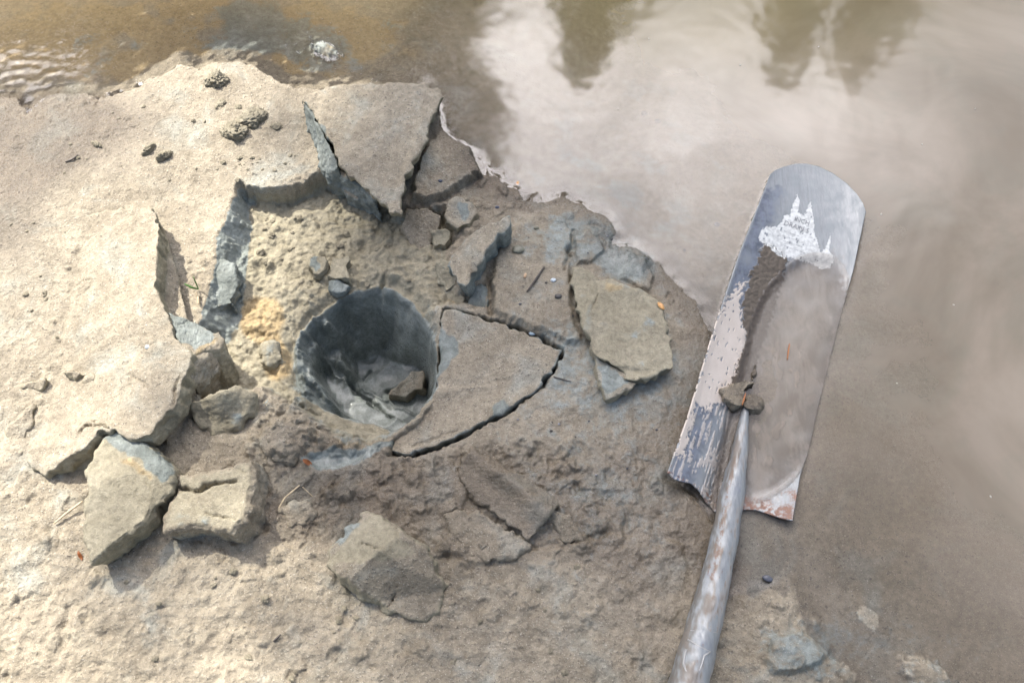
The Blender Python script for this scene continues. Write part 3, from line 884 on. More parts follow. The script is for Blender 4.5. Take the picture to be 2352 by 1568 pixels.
clod("clay_wedge", "dark wet ridge-shaped clod half buried right of the bottom mound", "clay wedge",
     [(1085, 1030, .014), (1130, 1052, .018), (1180, 1082, .020), (1245, 1116, .020), (1284, 1154, .020), (1258, 1182, .024), (1245, 1208, .022), (1214, 1244, .018), (1178, 1210, .018), (1128, 1168, .016), (1078, 1132, .014), (1056, 1088, .012), (1058, 1064, .012)],
     -0.008, bscale=1.0, side='silt', seed=73, amp=1.3, wet=0.9, bevel=0.002, toptan=0.3,
     dome=lambda vx, vy: 0.012 * np.exp(-(((vx - 1170) * 0.6 - (vy - 1110) * 0.8) / 20) ** 2 - (((vx - 1170) * 0.8 + (vy - 1130) * 0.6) / 110) ** 2))
clod("clay_wedge", "low flat clod beneath the dark ridge-shaped one, its crumbly edge sunk in mud", "clay wedge",
     [(1022, 1180, .008), (1060, 1172, .010), (1110, 1182, .012), (1160, 1215, .013), (1208, 1246, .013), (1190, 1274, .012), (1150, 1284, .012), (1110, 1284, .010), (1070, 1268, .008), (1035, 1225, .007)],
     -0.008, bscale=1.06, side='silt', seed=75, amp=1.7, wet=0.5, toptan=0.2)
clod("clay_wedge", "small triangular clod at the lower right end of the dark ridge-shaped one", "clay wedge",
     [(1270, 1172, .016), (1312, 1180, .016), (1322, 1215, .016), (1344, 1244, .014), (1300, 1240, .008), (1268, 1215, .004), (1256, 1200, .008)],
     -0.008, bscale=1.05, side='silt', seed=77, amp=1.3, wet=0.5, voxel=0.0014)
clod("clay_lump", "round mud lump right of the squat cracked block, ringed by a dark furrow", "clay lump",
     [(645, 1170, .008), (670, 1152, .010), (705, 1150, .010), (722, 1172, .008), (705, 1200, .006), (665, 1208, .005)], -0.008, bscale=1.05, side='silt', seed=79, amp=1.8, wet=0.6, bevel=0.003)
clod("clay_block", "brown soft block of mud below the hole's left rim, in shade", "clay block",
     [(596, 985, .012), (640, 968, .016), (700, 975, .014), (716, 985, .012), (690, 1020, .010), (668, 1060, .008), (632, 1058, .012), (604, 1030, .012)],
     -0.012, bscale=1.04, side='silt', seed=80, amp=1.8, wet=0.5, bevel=0.004)
clod("clay_lump", "knobbly brown lump between the soft mud block and the blue clay smear", "clay lump",
     [(728, 1000, .006), (752, 992, .008), (768, 1010, .006), (755, 1036, .002), (732, 1030, .002)], -0.02, bscale=1.05, side='silt', seed=81, amp=2.2, wet=0.5, voxel=0.0014)
# two clods on the pit floor and the bits under them
clod("clay_lump", "pale clod with a dark right side, left one of the pair above the hole", "clay lump",
     [(708, 590, -.010), (730, 584, -.008), (748, 588, -.010), (746, 610, -.010), (736, 630, -.012), (722, 628, -.014), (708, 608, -.012)],
     -0.034, bscale=1.06, side='tan', seed=83, amp=0.9, voxel=0.0013, toptan=0.9, blues=[[(706, 585), (730, 582), (732, 625), (712, 612)]])
clod("clay_lump", "square flat clod on the pit floor, right one of the pair above the hole", "clay lump",
     [(762, 592, -.012), (785, 586, -.010), (806, 594, -.010), (802, 612, -.010), (798, 636, -.012), (775, 640, -.012), (752, 632, -.014)],
     -0.034, bscale=1.04, side='tan', seed=85, amp=1.0, voxel=0.0013, toptan=1)
clod("clay_lump", "small bluish chip under the square flat clod on the pit floor", "clay lump",
     [(754, 648, -.018), (775, 644, -.016), (798, 654, -.018), (790, 668, -.020), (760, 664, -.020)], -0.034, side='blue', seed=87, amp=1.1, voxel=0.0013,
     blues=[[(750, 642), (785, 640), (790, 670), (755, 670)]])
clod("clay_lump", "crumbly brown clump on the orange stained floor of the pit", "clay lump",
     [(602, 800, -.020), (625, 790, -.018), (642, 802, -.018), (648, 820, -.020), (625, 836, -.022), (606, 828, -.022)], -0.034, bscale=1.1, side='tan', seed=88, amp=2.4, voxel=0.0013, toptan=1)
clod("clay_lump", "blue clay lump stuck half way down the left wall of the pit", "clay lump",
     [(488, 602, .002), (512, 590, .003), (538, 604, .0), (546, 650, -.003), (532, 694, -.006), (502, 700, -.005), (484, 660, .0)],
     -0.034, bscale=1.1, side='blue', seed=89, amp=1.5, voxel=0.0014, blues=[[(480, 590), (545, 590), (545, 700), (480, 700)]])
# a pale shard at the bottom of the hole
hz = float(ground_z(*P(930, 870, -0.17)))
clod("clay_shard", "pale brown shard of clay lying at the bottom of the dark hole", "clay shard",
     [(893, 905, hz + .016), (915, 875, hz + .022), (945, 856, hz + .026), (968, 852, hz + .024), (974, 868, hz + .020), (968, 890, hz + .018), (940, 902, hz + .014), (912, 910, hz + .012)],
     hz - .01, bscale=1.05, side='silt', seed=90, amp=0.5, voxel=0.0015, wet=0.3)
# curled crust and lumps along the left edge of the frame
CR = "curled crust lumps at the left edge"
for i, (tp, lb) in enumerate([
        ([(50, 890, .004), (75, 872, .012), (103, 870, .014), (98, 890, .010), (75, 896, .004)], "thin crust flake lifted at the left edge, topmost of the row beside the big slab"),
        ([(5, 990, .008), (40, 960, .010), (66, 925, .010), (80, 930, .008), (68, 985, .006), (40, 1012, .004), (10, 1010, .004)], "long crumbly crust lump at the left edge, below the thin lifted flake"),
        ([(8, 1045, .003), (25, 1032, .006), (55, 1040, .005), (50, 1058, .002), (25, 1062, .002)], "low crusty lump at the left edge, below the long crumbly one"),
        ([(152, 855, .018), (170, 848, .022), (182, 858, .022), (175, 872, .018), (158, 870, .016)], "knob of dried mud on the left slab, left of its twin"),
        ([(192, 868, .018), (205, 858, .022), (212, 868, .022), (206, 880, .018), (195, 880, .016)], "knob of dried mud on the left slab, right of its twin")]):
    clod("crust_lump", lb, "crust lump", tp, -0.004 if i < 3 else 0.006, bscale=1.05, side='tan', seed=100 + i, amp=1.2, voxel=0.0013, group=CR if i < 3 else "mud knobs on the left slab")

# ------------------------------------------------------------------ crumbs lying on the crust
def crumb_mesh(seed, flat=0.7, sub=4, rough=1.0):
    bm = bmesh.new()
    bmesh.ops.create_icosphere(bm, subdivisions=sub, radius=1.0)
    me = bpy.data.meshes.new("crumb"); bm.to_mesh(me); bm.free()
    co, no = vcoords(me)
    r = 1 + rough * (0.32 * perlin3(co, 1.1, seed) + 0.28 * np.abs(perlin3(co, 2.6, seed + 1)) + 0.16 * perlin3(co, 6.0, seed + 2) + 0.08 * perlin3(co, 14, seed + 3))
    co = co * r[:, None]
    co[:, 2] = co[:, 2] * flat
    co[:, 2] = np.maximum(co[:, 2], -0.35) + 0.3
    me.vertices.foreach_set('co', co.astype(np.float32).ravel())
    me.polygons.foreach_set('use_smooth', np.ones(len(me.polygons), bool))
    a = np.tile([0, 0, 0.65, 0.5], (len(co), 1)); attr(me, 'mA', a)
    me.materials.append(CLAY)
    me.update()
    return me


crumbs = [crumb_mesh(200 + 7 * k, 0.55 + 0.1 * (k % 3), 5, 1.5) for k in range(6)]


def crumb(x, y, r, label, group, k=None, z=None, ratio=1.0, rot=None):
    wx, wy = map(float, P(x, y))
    o = link("mud_crumb", crumbs[random.randrange(6) if k is None else k], None, label=label, category="mud crumb", group=group)
    o.location = (wx, wy, (float(ground_z(wx, wy)) if z is None else z) - r * 0.1)
    o.scale = (r, r * ratio, r * random.uniform(0.7, 1.0))
    o.rotation_euler = (0, 0, random.uniform(0, 6.28) if rot is None else rot)
    return o


G1 = "crumbs on the pale crust"
PXM = 0.00058
for x, y, r, lb, rt in [(497, 187, 20, "round mud crumb nearest the brown water, alone on pale crust", 1.1), (580, 276, 27, "largest mud crumb, upper right of a touching pair on pale crust", 0.9),
                        (542, 308, 25, "mud crumb at the lower left of the touching pair on pale crust", 0.85), (636, 294, 11, "small mud crumb right of the touching pair", 0.8),
                        (508, 240, 9, "small oval mud crumb between the lone crumb and the touching pair", 1.3), (344, 348, 15, "elongated mud crumb left of another, on pale crust", 0.5),
                        (380, 364, 16, "elongated mud crumb right of another, on pale crust", 0.55), (224, 335, 12, "low mud crumb far left near the wet shore", 0.5),
                        (548, 248, 7, "tiny mud crumb above the left of the touching pair", 1.0), (295, 505, 13, "crumbly clump near the upper end of the left slab", 1.0)]:
    crumb(x, y, r * PXM, lb, G1, ratio=rt)
LBS = "tiny dark crumb of mud scattered on pale sunlit crust"
for k in range(46):
    if k < 18:
        x, y = random.gauss(575, 55), random.gauss(385, 14)
        if y > 400: y = 392
    elif k < 34:
        x, y = random.uniform(150, 640), random.uniform(210, 420)
    else:
        x, y = random.uniform(20, 190), random.uniform(480, 860)
    crumb(x, y, random.uniform(1.6, 5.0) * PXM, LBS, "tiny crumbs on the pale crust", ratio=random.uniform(0.6, 1.2))
for k in range(24):
    crumb(random.uniform(580, 960), random.uniform(470, 640), random.uniform(3, 8) * PXM, "tiny tan crumb of subsoil on the pit floor", "tiny crumbs on the pit floor", ratio=random.uniform(0.6, 1.2))
for k in range(26):
    x, y = random.uniform(200, 1400), random.uniform(1300, 1560)
    crumb(x, y, random.uniform(2.5, 7) * PXM, "tiny brown crumb on the mud along the bottom of the picture", "tiny crumbs on the lower mud", ratio=random.uniform(0.6, 1.2))

# ------------------------------------------------------------------ the spade
Lc = [(1770, 400, .012), (1700, 580, .016), (1640, 760, .020), (1580, 960, .023), (1535, 1085, .026)]
Rc = [(1988, 485, .007), (1960, 620, -.0050), (1930, 730, -.0115), (1912, 800, -.0130), (1882, 920, -.0135), (1856, 1040, -.0120), (1838, 1090, -.0065), (1820, 1195, .005)]
Tc = [(1770, 400), (1780, 391), (1800, 383), (1828, 376), (1852, 376), (1880, 382), (1912, 397), (1945, 421), (1968, 445), (1982, 466), (1988, 485)]
Bc = [(1535, 1085), (1548, 1100), (1568, 1106), (1588, 1110), (1606, 1126), (1622, 1150), (1640, 1174), (1668, 1172), (1700, 1170), (1735, 1170), (1760, 1178), (1790, 1188), (1820, 1195)]


def resample(pts, n):
    a = np.array(pts, float)
    s = np.concatenate([[0], np.cumsum(np.linalg.norm(np.diff(a[:, :2], axis=0), axis=1))]); s /= s[-1]
    q = np.linspace(0, 1, n)
    return np.stack([np.interp(q, s, a[:, i]) for i in range(a.shape[1])], 1)


BU, BV = 160, 460
L_ = resample(Lc, BV); R_ = resample(Rc, BV); T_ = resample(Tc, BU); B_ = resample(Bc, BU)
u = np.linspace(0, 1, BU)[None, :, None]; v = np.linspace(0, 1, BV)[:, None, None]
S = (1 - v) * T_[None, :, :2] + v * B_[None, :, :2] + (1 - u) * L_[:, None, :2] + u * R_[:, None, :2] \
    - ((1 - u) * (1 - v) * T_[0, :2] + u * (1 - v) * T_[-1, :2] + (1 - u) * v * B_[0, :2] + u * v * B_[-1, :2])
uu = np.broadcast_to(u[..., 0], (BV, BU)); vv = np.broadcast_to(v[..., 0], (BV, BU))
sag = 0.006 + 0.017 * sstep(0.12, 0.5, vv) - 0.002 * sstep(0.8, 1, vv)
zb = (1 - uu) * L_[:, 2][:, None] + uu * R_[:, 2][:, None] - sag * (1 - (2 * uu - 1) ** 2)
# pressed groove left of the socket, and the socket's swelling through the sheet
gl = linedist(S[..., 0].astype(np.float32), S[..., 1].astype(np.float32), np.array([(1700, 960), (1668, 1050), (1645, 1120), (1632, 1180)], float), 80)
zb = zb - 0.006 * np.exp(-(gl / 18) ** 2) * sstep(0.62, 0.85, vv)
axl = linedist(S[..., 0].astype(np.float32), S[..., 1].astype(np.float32), np.array([(1716, 905), (1703, 1000), (1684, 1120), (1673, 1180)], float), 80)
zb = zb + 0.007 * np.exp(-(axl / (10 + 20 * sstep(.62, 1, vv))) ** 2) * sstep(0.60, 0.75, vv)
bx, by = P(S[..., 0], S[..., 1], zb)
cb = np.stack([bx, by, zb], -1).reshape(-1, 3)
Sx = S[..., 0].ravel(); Sy = S[..., 1].ravel()
n2 = perlin2(Sx / 9, Sy / 9, 61); n3 = perlin2(Sx / 3.2, Sy / 3.2, 62); n1 = perlin2(Sx / 34, Sy / 34, 63)
jx = Sx + 6 * n2 + 4 * n3 + 7 * n1; jy = Sy + 9 * n2 + 4 * n3
mud = [(1712, 640), (1700, 690), (1705, 740), (1712, 800), (1700, 850), (1680, 890), (1668, 930), (1640, 925), (1625, 945), (1600, 925), (1585, 990), (1572, 1045), (1556, 1050), (1560, 1000), (1582, 940), (1640, 760), (1672, 680)]
brown = [(1760, 560), (1808, 592), (1800, 640), (1772, 720), (1750, 790), (1732, 850), (1742, 880), (1750, 945), (1710, 955), (1668, 912), (1690, 850), (1712, 790), (1705, 720), (1720, 640), (1745, 590)]
mk_m = inpoly(jx, jy, mud).astype(float); mk_b = inpoly(jx, jy, brown).astype(float)
flake = perlin2((Sx * 0.95 + Sy * 0.3) / 5, (Sy * 0.95 - Sx * 0.3) / 14, 66)
mk_m *= (flake < 0.60)
sub = sstep(WATER + 0.003, WATER - 0.003, cb[:, 2] + 0.002 * n2 + 0.0015 * n1) * 0.8
mk_m = np.maximum(mk_m, ((perlin2(Sx / 26, Sy / 40, 67) > 0.28) & inpoly(jx, jy, [(1730, 960), (1800, 760), (1840, 780), (1830, 900), (1800, 1000), (1800, 1060), (1730, 1080)])) * 0.75)
smear = (perlin2((Sx * 0.95 + Sy * 0.3) / 7, (Sy * 0.95 - Sx * 0.3) / 60, 68) > 0.12) & (vv.ravel() > 0.66) & (uu.ravel() < 0.42) & (n2 + 0.5 * n3 < 0.35)
mk_m = np.maximum(mk_m, 0.6 * smear)
mk_b = np.maximum(mk_b, 0.75 * (np.exp(-(gl.ravel() / 13) ** 2) * (vv.ravel() > 0.7) * (0.7 + 0.6 * n2) > 0.45))  # brown mud colour along the groove also paints in its dark shade
rust = np.clip(sstep(0.75, 1.0, vv.ravel()) * (0.50 + 0.6 * n1) * sstep(0.35, 0.9, uu.ravel() + 0.2) + 0.8 * sstep(0.95, 1.0, vv.ravel()) * (0.4 + n2), 0, 1)
paint = np.clip(sstep(0.34, 0.10, uu.ravel() + 0.05 * n1 + 0.03 * n2) * (0.85 + 0.4 * n1) * sstep(0.03, 0.09, vv.ravel() + 0.02 * n2) + 0.2 * sstep(0.9, 1.0, uu.ravel()), 0, 1) * sstep(0.004, 0.03, uu.ravel() + 0.01 * n2)
cb[:, 2] += 0.0012 * mk_m + 0.0022 * mk_b * (0.6 + 0.5 * n2 + 0.3 * n3)

spade = link("spade", None, label="long narrow drain spade with a trough-shaped steel blade, muddy and half under water", category="spade")
so_ = np.array([*P(1690, 1100), -0.01])
spade.location = so_.tolist()


def spade_mat():
    m = bpy.data.materials.new("worn_steel"); m.use_nodes = True
    T = NT(m.node_tree)
    geo = T.n('ShaderNodeNewGeometry'); pos = geo.outputs['Position']
    at = T.n('ShaderNodeAttribute', attribute_name='mA')
    sp = T.n('ShaderNodeSeparateColor', i_0=at.outputs['Color'])
    md, br, ru = sp.outputs; pa = at.outputs['Alpha']
    mp = T.n('ShaderNodeMapping', i_Vector=pos)
    mp.inputs['Rotation'].default_value = (0, 0, math.radians(16))
    mp.inputs['Scale'].default_value = (1.0, 0.12, 1.0)
    st = T.noise(mp.outputs[0], 330.0, 5.0, 0.65)
    nm = T.noise(pos, 70.0, 6.0, 0.65)
    nf = T.noise(pos, 500.0, 4.0, 0.6)
    sb = T.n('ShaderNodeAttribute', attribute_name='sub')
    mp2 = T.n('ShaderNodeMapping', i_Vector=pos); mp2.inputs['Rotation'].default_value = (0, 0, math.radians(16)); mp2.inputs['Scale'].default_value = (1.0, 0.4, 1.0)
    st2 = T.noise(mp2.outputs[0], 55.0, 6.0, 0.65, 0.5)
    steel = T.mix(T.rng(st, 0.3, 0.7), (0.25, 0.25, 0.255), (0.45, 0.45, 0.45))
    pcol = T.mix(T.rng(nm, 0.35, 0.65), (0.04, 0.044, 0.085), (0.16, 0.17, 0.27))
    pm = T.rng(T.math('MULTIPLY_ADD', T.math('SUBTRACT', T.math('ADD', T.math('MULTIPLY', nm, 0.35), T.math('MULTIPLY', st, 0.65)), 0.5), 1.4, pa), 0.3, 0.8)
    c = T.mix(pm, steel, pcol)
    film = T.rng(T.math('ADD', T.math('MULTIPLY', nm, 0.5), T.math('MULTIPLY', st, 0.5)), 0.35, 0.65, 0.35, 0.75)
    c = T.mix(film, c, (0.25, 0.275, 0.275))
    rm = T.rng(T.math('MULTIPLY_ADD', T.math('SUBTRACT', T.math('ADD', T.math('MULTIPLY', nf, 0.5), T.math('MULTIPLY', nm, 0.5)), 0.5), 2.6, ru), 0.35, 1.0, 0.0, 0.85)
    c = T.mix(rm, c, T.mix(nm, (0.16, 0.07, 0.04), (0.30, 0.15, 0.085)))
    c = T.mix(md, c, T.mix(nm, (0.55, 0.47, 0.39), (0.70, 0.62, 0.54)))
    c = T.mix(T.math('MULTIPLY', sb.outputs['Fac'], 0.92), c, T.mix(T.rng(st2, 0.42, 0.62), (0.175, 0.145, 0.115), (0.32, 0.28, 0.235)))
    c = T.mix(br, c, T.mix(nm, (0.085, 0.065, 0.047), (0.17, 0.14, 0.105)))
    dirt = T.math('MAXIMUM', T.math('MAXIMUM', T.math('MAXIMUM', md, sb.outputs['Fac']), br), T.math('MAXIMUM', rm, T.math('MULTIPLY', film, 0.9)))
    met = T.math('MULTIPLY', T.math('SUBTRACT', 1.0, dirt, clamp=True), T.math('MULTIPLY_ADD', pm, -0.4, 0.95))
    ro = T.math('MULTIPLY_ADD', dirt, 0.32, T.math('MULTIPLY_ADD', st, 0.3, 0.22), clamp=True)
    b = T.n('ShaderNodeBump', i_Strength=0.5, i_Distance=0.0006, i_Height=T.math('ADD', T.math('MULTIPLY', nf, T.math('ADD', dirt, 0.25)), T.math('MULTIPLY', st, 0.3)))
    bs = T.n('ShaderNodeBsdfPrincipled', i_Base_Color=c, i_Metallic=met, i_Roughness=ro, i_Normal=b)
    T.n('ShaderNodeOutputMaterial', i_Surface=bs)
    return m


STEEL = spade_mat()
bme = grid_mesh("blade", cb - so_, BU, BV)
attr(bme, 'mA', np.stack([mk_m, mk_b, rust, paint], 1))
sa_ = bme.attributes.new('sub', 'FLOAT', 'POINT'); sa_.data.foreach_set('value', np.clip(sub * 1.2 * (0.85 + 0.4 * n1), 0, 1).astype(np.float32))
blade = link("blade", bme, STEEL, spade)
sd = blade.modifiers.new("thick", 'SOLIDIFY'); sd.thickness = 0.0022; sd.offset = 1.0

bvh = BVHTree.FromPolygons([tuple(p) for p in cb[::1]], [(j * BU + i, j * BU + i + 1, (j + 1) * BU + i + 1, (j + 1) * BU + i) for j in range(BV - 1) for i in range(BU - 1)])


def blade_z(x, y):
    h = bvh.ray_cast(Vector((float(x), float(y), 1.0)), Vector((0, 0, -1)))
    return h[0].z if h[0] is not None else None


def tube_mesh(name, path, radii, seg=40, squash=None):
    path = np.array(path, float); n = len(path)
    co = []
    for k in range(n):
        t = path[min(k + 1, n - 1)] - path[max(k - 1, 0)]; t /= np.linalg.norm(t)
        s = np.cross(t, [0, 0, 1.0]); s /= np.linalg.norm(s); w = np.cross(s, t)
        for j in range(seg):
            a = 2 * np.pi * j / seg
            co.append(path[k] + radii[k] * (math.cos(a) * s + math.sin(a) * w))
    co = np.array(co)
    q = [(k * seg + j, k * seg + (j + 1) % seg, (k + 1) * seg + (j + 1) % seg, (k + 1) * seg + j) for k in range(n - 1) for j in range(seg)]
    me = bpy.data.meshes.new(name)
    fill_mesh(me, co, np.array(q))
    bm = bmesh.new(); bm.from_mesh(me)
    for k in (0, n - 1):
        bm.verts.ensure_lookup_table()
        bm.faces.new([bm.verts[k * seg + j] for j in range(seg)])
    bmesh.ops.recalc_face_normals(bm, faces=bm.faces[:])
    bm.to_mesh(me); bm.free()
    return me, co


# socket: grows out of the blade as a ridge, becomes a round tube towards the handle
sk = [(1716, 915, -.008, .002), (1710, 950, -.006, .005), (1703, 1000, -.004, .008), (1694, 1060, -.001, .011), (1684, 1120, .002, .014), (1673, 1180, .006, .0148), (1664, 1230, .009, .0152), (1652, 1290, .013, .0158),
      (1638, 1350, .017, .0172), (1617, 1430, .023, .0185), (1597, 1510, .029, .0196), (1578, 1580, .034, .0203), (1548, 1700, .044, .0205)]
ska = resample([(a, b, c, d) for a, b, c, d in sk], 150)
sp_ = PP(ska[:, :3])
sme, sco = tube_mesh("socket", sp_ - so_, ska[:, 3], 64)
tt = np.repeat(np.linspace(0, 1, 150), 64)
aa = np.tile(np.arange(64) / 64 * 2 * np.pi, 150)
q1 = perlin3(sco, 40, 71); q2 = perlin3(sco, 130, 72)
s_m = np.clip(0.30 + 0.9 * q1 + 0.6 * q2, 0, 1) * 0.75
q3 = perlin3(sco * np.array([1, .3, 1]), 300, 74); s_r = np.clip(0.05 + 0.35 * q2 + 0.5 * q1 + 0.4 * q3 + 0.7 * np.exp(-((aa - 1.1) / 0.35) ** 2) * (tt < 0.55) * (tt > 0.18), 0, 1)
s_p = np.clip(0.35 * (1 - tt) + 0.4 * q1, 0, 1)
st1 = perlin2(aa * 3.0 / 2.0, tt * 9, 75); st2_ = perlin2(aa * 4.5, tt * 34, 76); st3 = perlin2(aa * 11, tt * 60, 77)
s_m = np.clip(sstep(0.0, 0.7, st1 + 0.6 * st2_ + 0.3 * st3), 0, 1) * 0.75
s_r = np.clip(0.05 + 0.5 * st2_ + 0.55 * st3 + 0.35 * st1 + 0.6 * np.exp(-((aa - 1.1) / 0.35) ** 2) * (tt < 0.55) * (tt > 0.18), 0, 1)
s_p = np.clip(0.15 - st1 * 0.5 + 0.3 * st3, 0, 0.6)
s_b = np.clip(sstep(-0.15, 0.7, 0.8 * st1 + 0.6 * st2_ + 0.3 * st3 + 0.5 * np.cos(aa)), 0, 1) * 0.85 + 0 * np.clip(sstep(0.5, 1.1, 0.9 * perlin3(sco * np.array([1, .35, 1]), 160, 73) + 0.6 * q1 + 0.28 + 0.55 * np.cos(aa)), 0, 1) * 0.85  # grime streaks, weighted by angle to paint the socket's left side dark like shade
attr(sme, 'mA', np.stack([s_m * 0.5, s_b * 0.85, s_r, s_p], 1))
sa2 = sco + so_
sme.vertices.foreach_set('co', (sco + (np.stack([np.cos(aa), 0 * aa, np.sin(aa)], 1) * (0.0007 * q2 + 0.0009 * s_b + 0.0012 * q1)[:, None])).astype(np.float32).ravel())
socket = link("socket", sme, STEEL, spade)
# ring seam and raised mark on the socket
def on_socket(vx, vy, lift=0.0006):
    d = np.hypot(ska[:, 0] - vx, ska[:, 1] - vy)
    return None


stree = BVHTree.FromPolygons([tuple(p) for p in (sco + so_)], [(k * 64 + j, k * 64 + (j + 1) % 64, (k + 1) * 64 + (j + 1) % 64, (k + 1) * 64 + j) for k in range(149) for j in range(64)])


def cast(vx, vy, tree):
    a = (vx - HALF) / HALF * TANH; b = (784.0 - vy) / HALF * TANH
    d = Vector((FWD + a * np.array([1, 0, 0]) + b * UPV).tolist()).normalized()
    h = tree.ray_cast(Vector(CAM.tolist()), d)
    return None if h[0] is None else np.array(h[0] + h[1] * 0.0003)


def raised(name, line, r, mat, parent, tree):
    pts = [cast(x, y, tree) for x, y in resample(line, 40)[:, :2]]
    pts = [p for p in pts if p is not None]
    me, _ = tube_mesh(name, np.array(pts) - so_, [r] * len(pts), 10)
    attr(me, 'mA', np.tile([0.2, 0, 0.15, 0.0], (len(me.vertices), 1)))
    return link(name, me, mat, parent)


raised("seam_ring", [(1586, 1447), (1610, 1449), (1645, 1451)], 0.0007, STEEL, socket, stree)
raised("raised_mark", [(1577, 1490), (1572, 1505), (1570, 1522), (1576, 1540), (1590, 1546), (1606, 1540), (1612, 1525), (1618, 1505), (1630, 1497)], 0.0013, STEEL, socket, stree)
raised("raised_mark", [(1580, 1468), (1600, 1480), (1632, 1497)], 0.0011, STEEL, socket, stree)
# the wooden shaft continues below the frame
shp = PP([(1550, 1690, .043), (1515, 1830, .055), (1460, 2050, .078), (1340, 2600, .15)])
hme, _ = tube_mesh("shaft", shp - so_, [0.0185, 0.0185, 0.018, 0.018], 32)
link("shaft", hme, plain("ash_wood", (0.36, 0.25, 0.14), 0.6), spade)

# the torn paper sticker on the blade with what is left of its print
stk = [(1741, 545), (1748, 527), (1760, 519), (1780, 520), (1795, 512), (1800, 495), (1815, 490), (1822, 465), (1832, 445), (1838, 462), (1833, 488), (1846, 495), (1852, 482), (1862, 455), (1866, 482), (1870, 505), (1872, 535), (1880, 560), (1885, 580),
       (1895, 570), (1905, 545), (1910, 527), (1908, 550), (1905, 575), (1914, 585), (1915, 600), (1905, 618), (1885, 620), (1860, 605), (1820, 595), (1788, 590), (1765, 568), (1745, 555)]
g = 150
gx, gy = np.meshgrid(np.linspace(1735, 1920, g), np.linspace(440, 625, g))
fx = gx.ravel(); fy = gy.ravel()
k1 = perlin2(fx / 5, fy / 5, 81); k2 = perlin2((fx * 0.9 + fy * 0.4) / 3, (fy * 0.9 - fx * 0.4) / 9, 82); k3 = perlin2(fx / 14, fy / 14, 83)
ok = inpoly(fx + 2.5 * k1, fy + 4 * k2, stk) & (k2 + 0.6 * k3 < 0.80)
pos3 = []
for a_, b_ in zip(fx, fy):
    h = cast(a_, b_, bvh)
    pos3.append(h if h is not None else np.array([0, 0, -1.0]))
pos3 = np.array(pos3)
idx = np.arange(g * g).reshape(g, g)
qs = np.stack([idx[:-1, :-1], idx[1:, :-1], idx[1:, 1:], idx[:-1, 1:]], -1).reshape(-1, 4)
qs = qs[ok[qs].all(1)]
used, inv = np.unique(qs, return_inverse=True)
pme = bpy.data.meshes.new("paper_sticker")
fill_mesh(pme, pos3[used] - so_ + np.array([0, 0, 0.0004]), inv.reshape(-1, 4))
sticker = link("paper_sticker", pme, plain("torn_paper", (0.64, 0.64, 0.60), 0.6, var=0.22, scale=220), spade, label="torn white paper sticker with faded print")
INK = plain("faded_ink", (0.25, 0.25, 0.25), 0.7, var=0.3, scale=900)


def print_text(txt, vx, vy, size, angdeg):
    cu = bpy.data.curves.new("print", 'FONT'); cu.body = txt; cu.size = 1.0; cu.resolution_u = 3
    ob = bpy.data.objects.new("print", cu); COL.objects.link(ob)
    dg = bpy.context.evaluated_depsgraph_get()
    me = bpy.data.meshes.new_from_object(ob.evaluated_get(dg))
    bpy.data.objects.remove(ob)
    bm = bmesh.new(); bm.from_mesh(me)
    bmesh.ops.triangulate(bm, faces=bm.faces[:])
    bmesh.ops.subdivide_edges(bm, edges=[e for e in bm.edges if e.calc_length() > 0.25], cuts=2)
    a = math.radians(angdeg)
    for vt in bm.verts:
        lx, ly = vt.co.x * size, vt.co.y * size
        px = vx + lx * math.cos(a) + ly * math.sin(a)
        py = vy + lx * math.sin(a) - ly * math.cos(a)
        h = cast(px, py, bvh)
        if h is not None:
            vt.co = Vector((h - so_ + np.array([0, 0, 0.0009])).tolist())
    bm.to_mesh(me); bm.free(); me.name = "print"
    return link("print", me, INK, sticker)


print_text("INCH", 1823, 507, 15, 19)
print_text("DRAIN S", 1799, 517, 16, 19)
for k, t_ in enumerate(("- -- - ---- --", "--- -- -- ---", "-- ---- - --- -", "---- -- --- --")):
    print_text(t_, 1794 + 2 * k, 531 + 12 * k, 10, 19)

# mud clumps lying in the trough, at the root of the socket
for i, (tp, lb, wv) in enumerate([
        ([(1658, 900, .006), (1690, 880, .008), (1712, 868, .004), (1728, 880, .002), (1712, 900, .004), (1705, 925, .006), (1690, 930, .008), (1668, 915, .008)], "dark brown mud clump on the spade blade at the root of the socket", 0.6),
        ([(1716, 908, .000), (1735, 905, .000), (1744, 925, -.001), (1738, 945, -.001), (1722, 940, .001), (1714, 925, .002)], "glistening wet mud clump in the spade's trough, right of the dark brown one", 0.9),
        ([(1728, 845, -.003), (1740, 838, -.003), (1742, 855, -.003), (1732, 862, -.003)], "small wet mud pat in the water on the spade, above the other clumps", 0.95)]):
    clod("mud_clump", lb, "mud clump", tp, -0.02, bscale=1.05, side='silt', seed=120 + i, amp=1.8, voxel=0.0012, wet=wv, group="mud clumps on the spade")

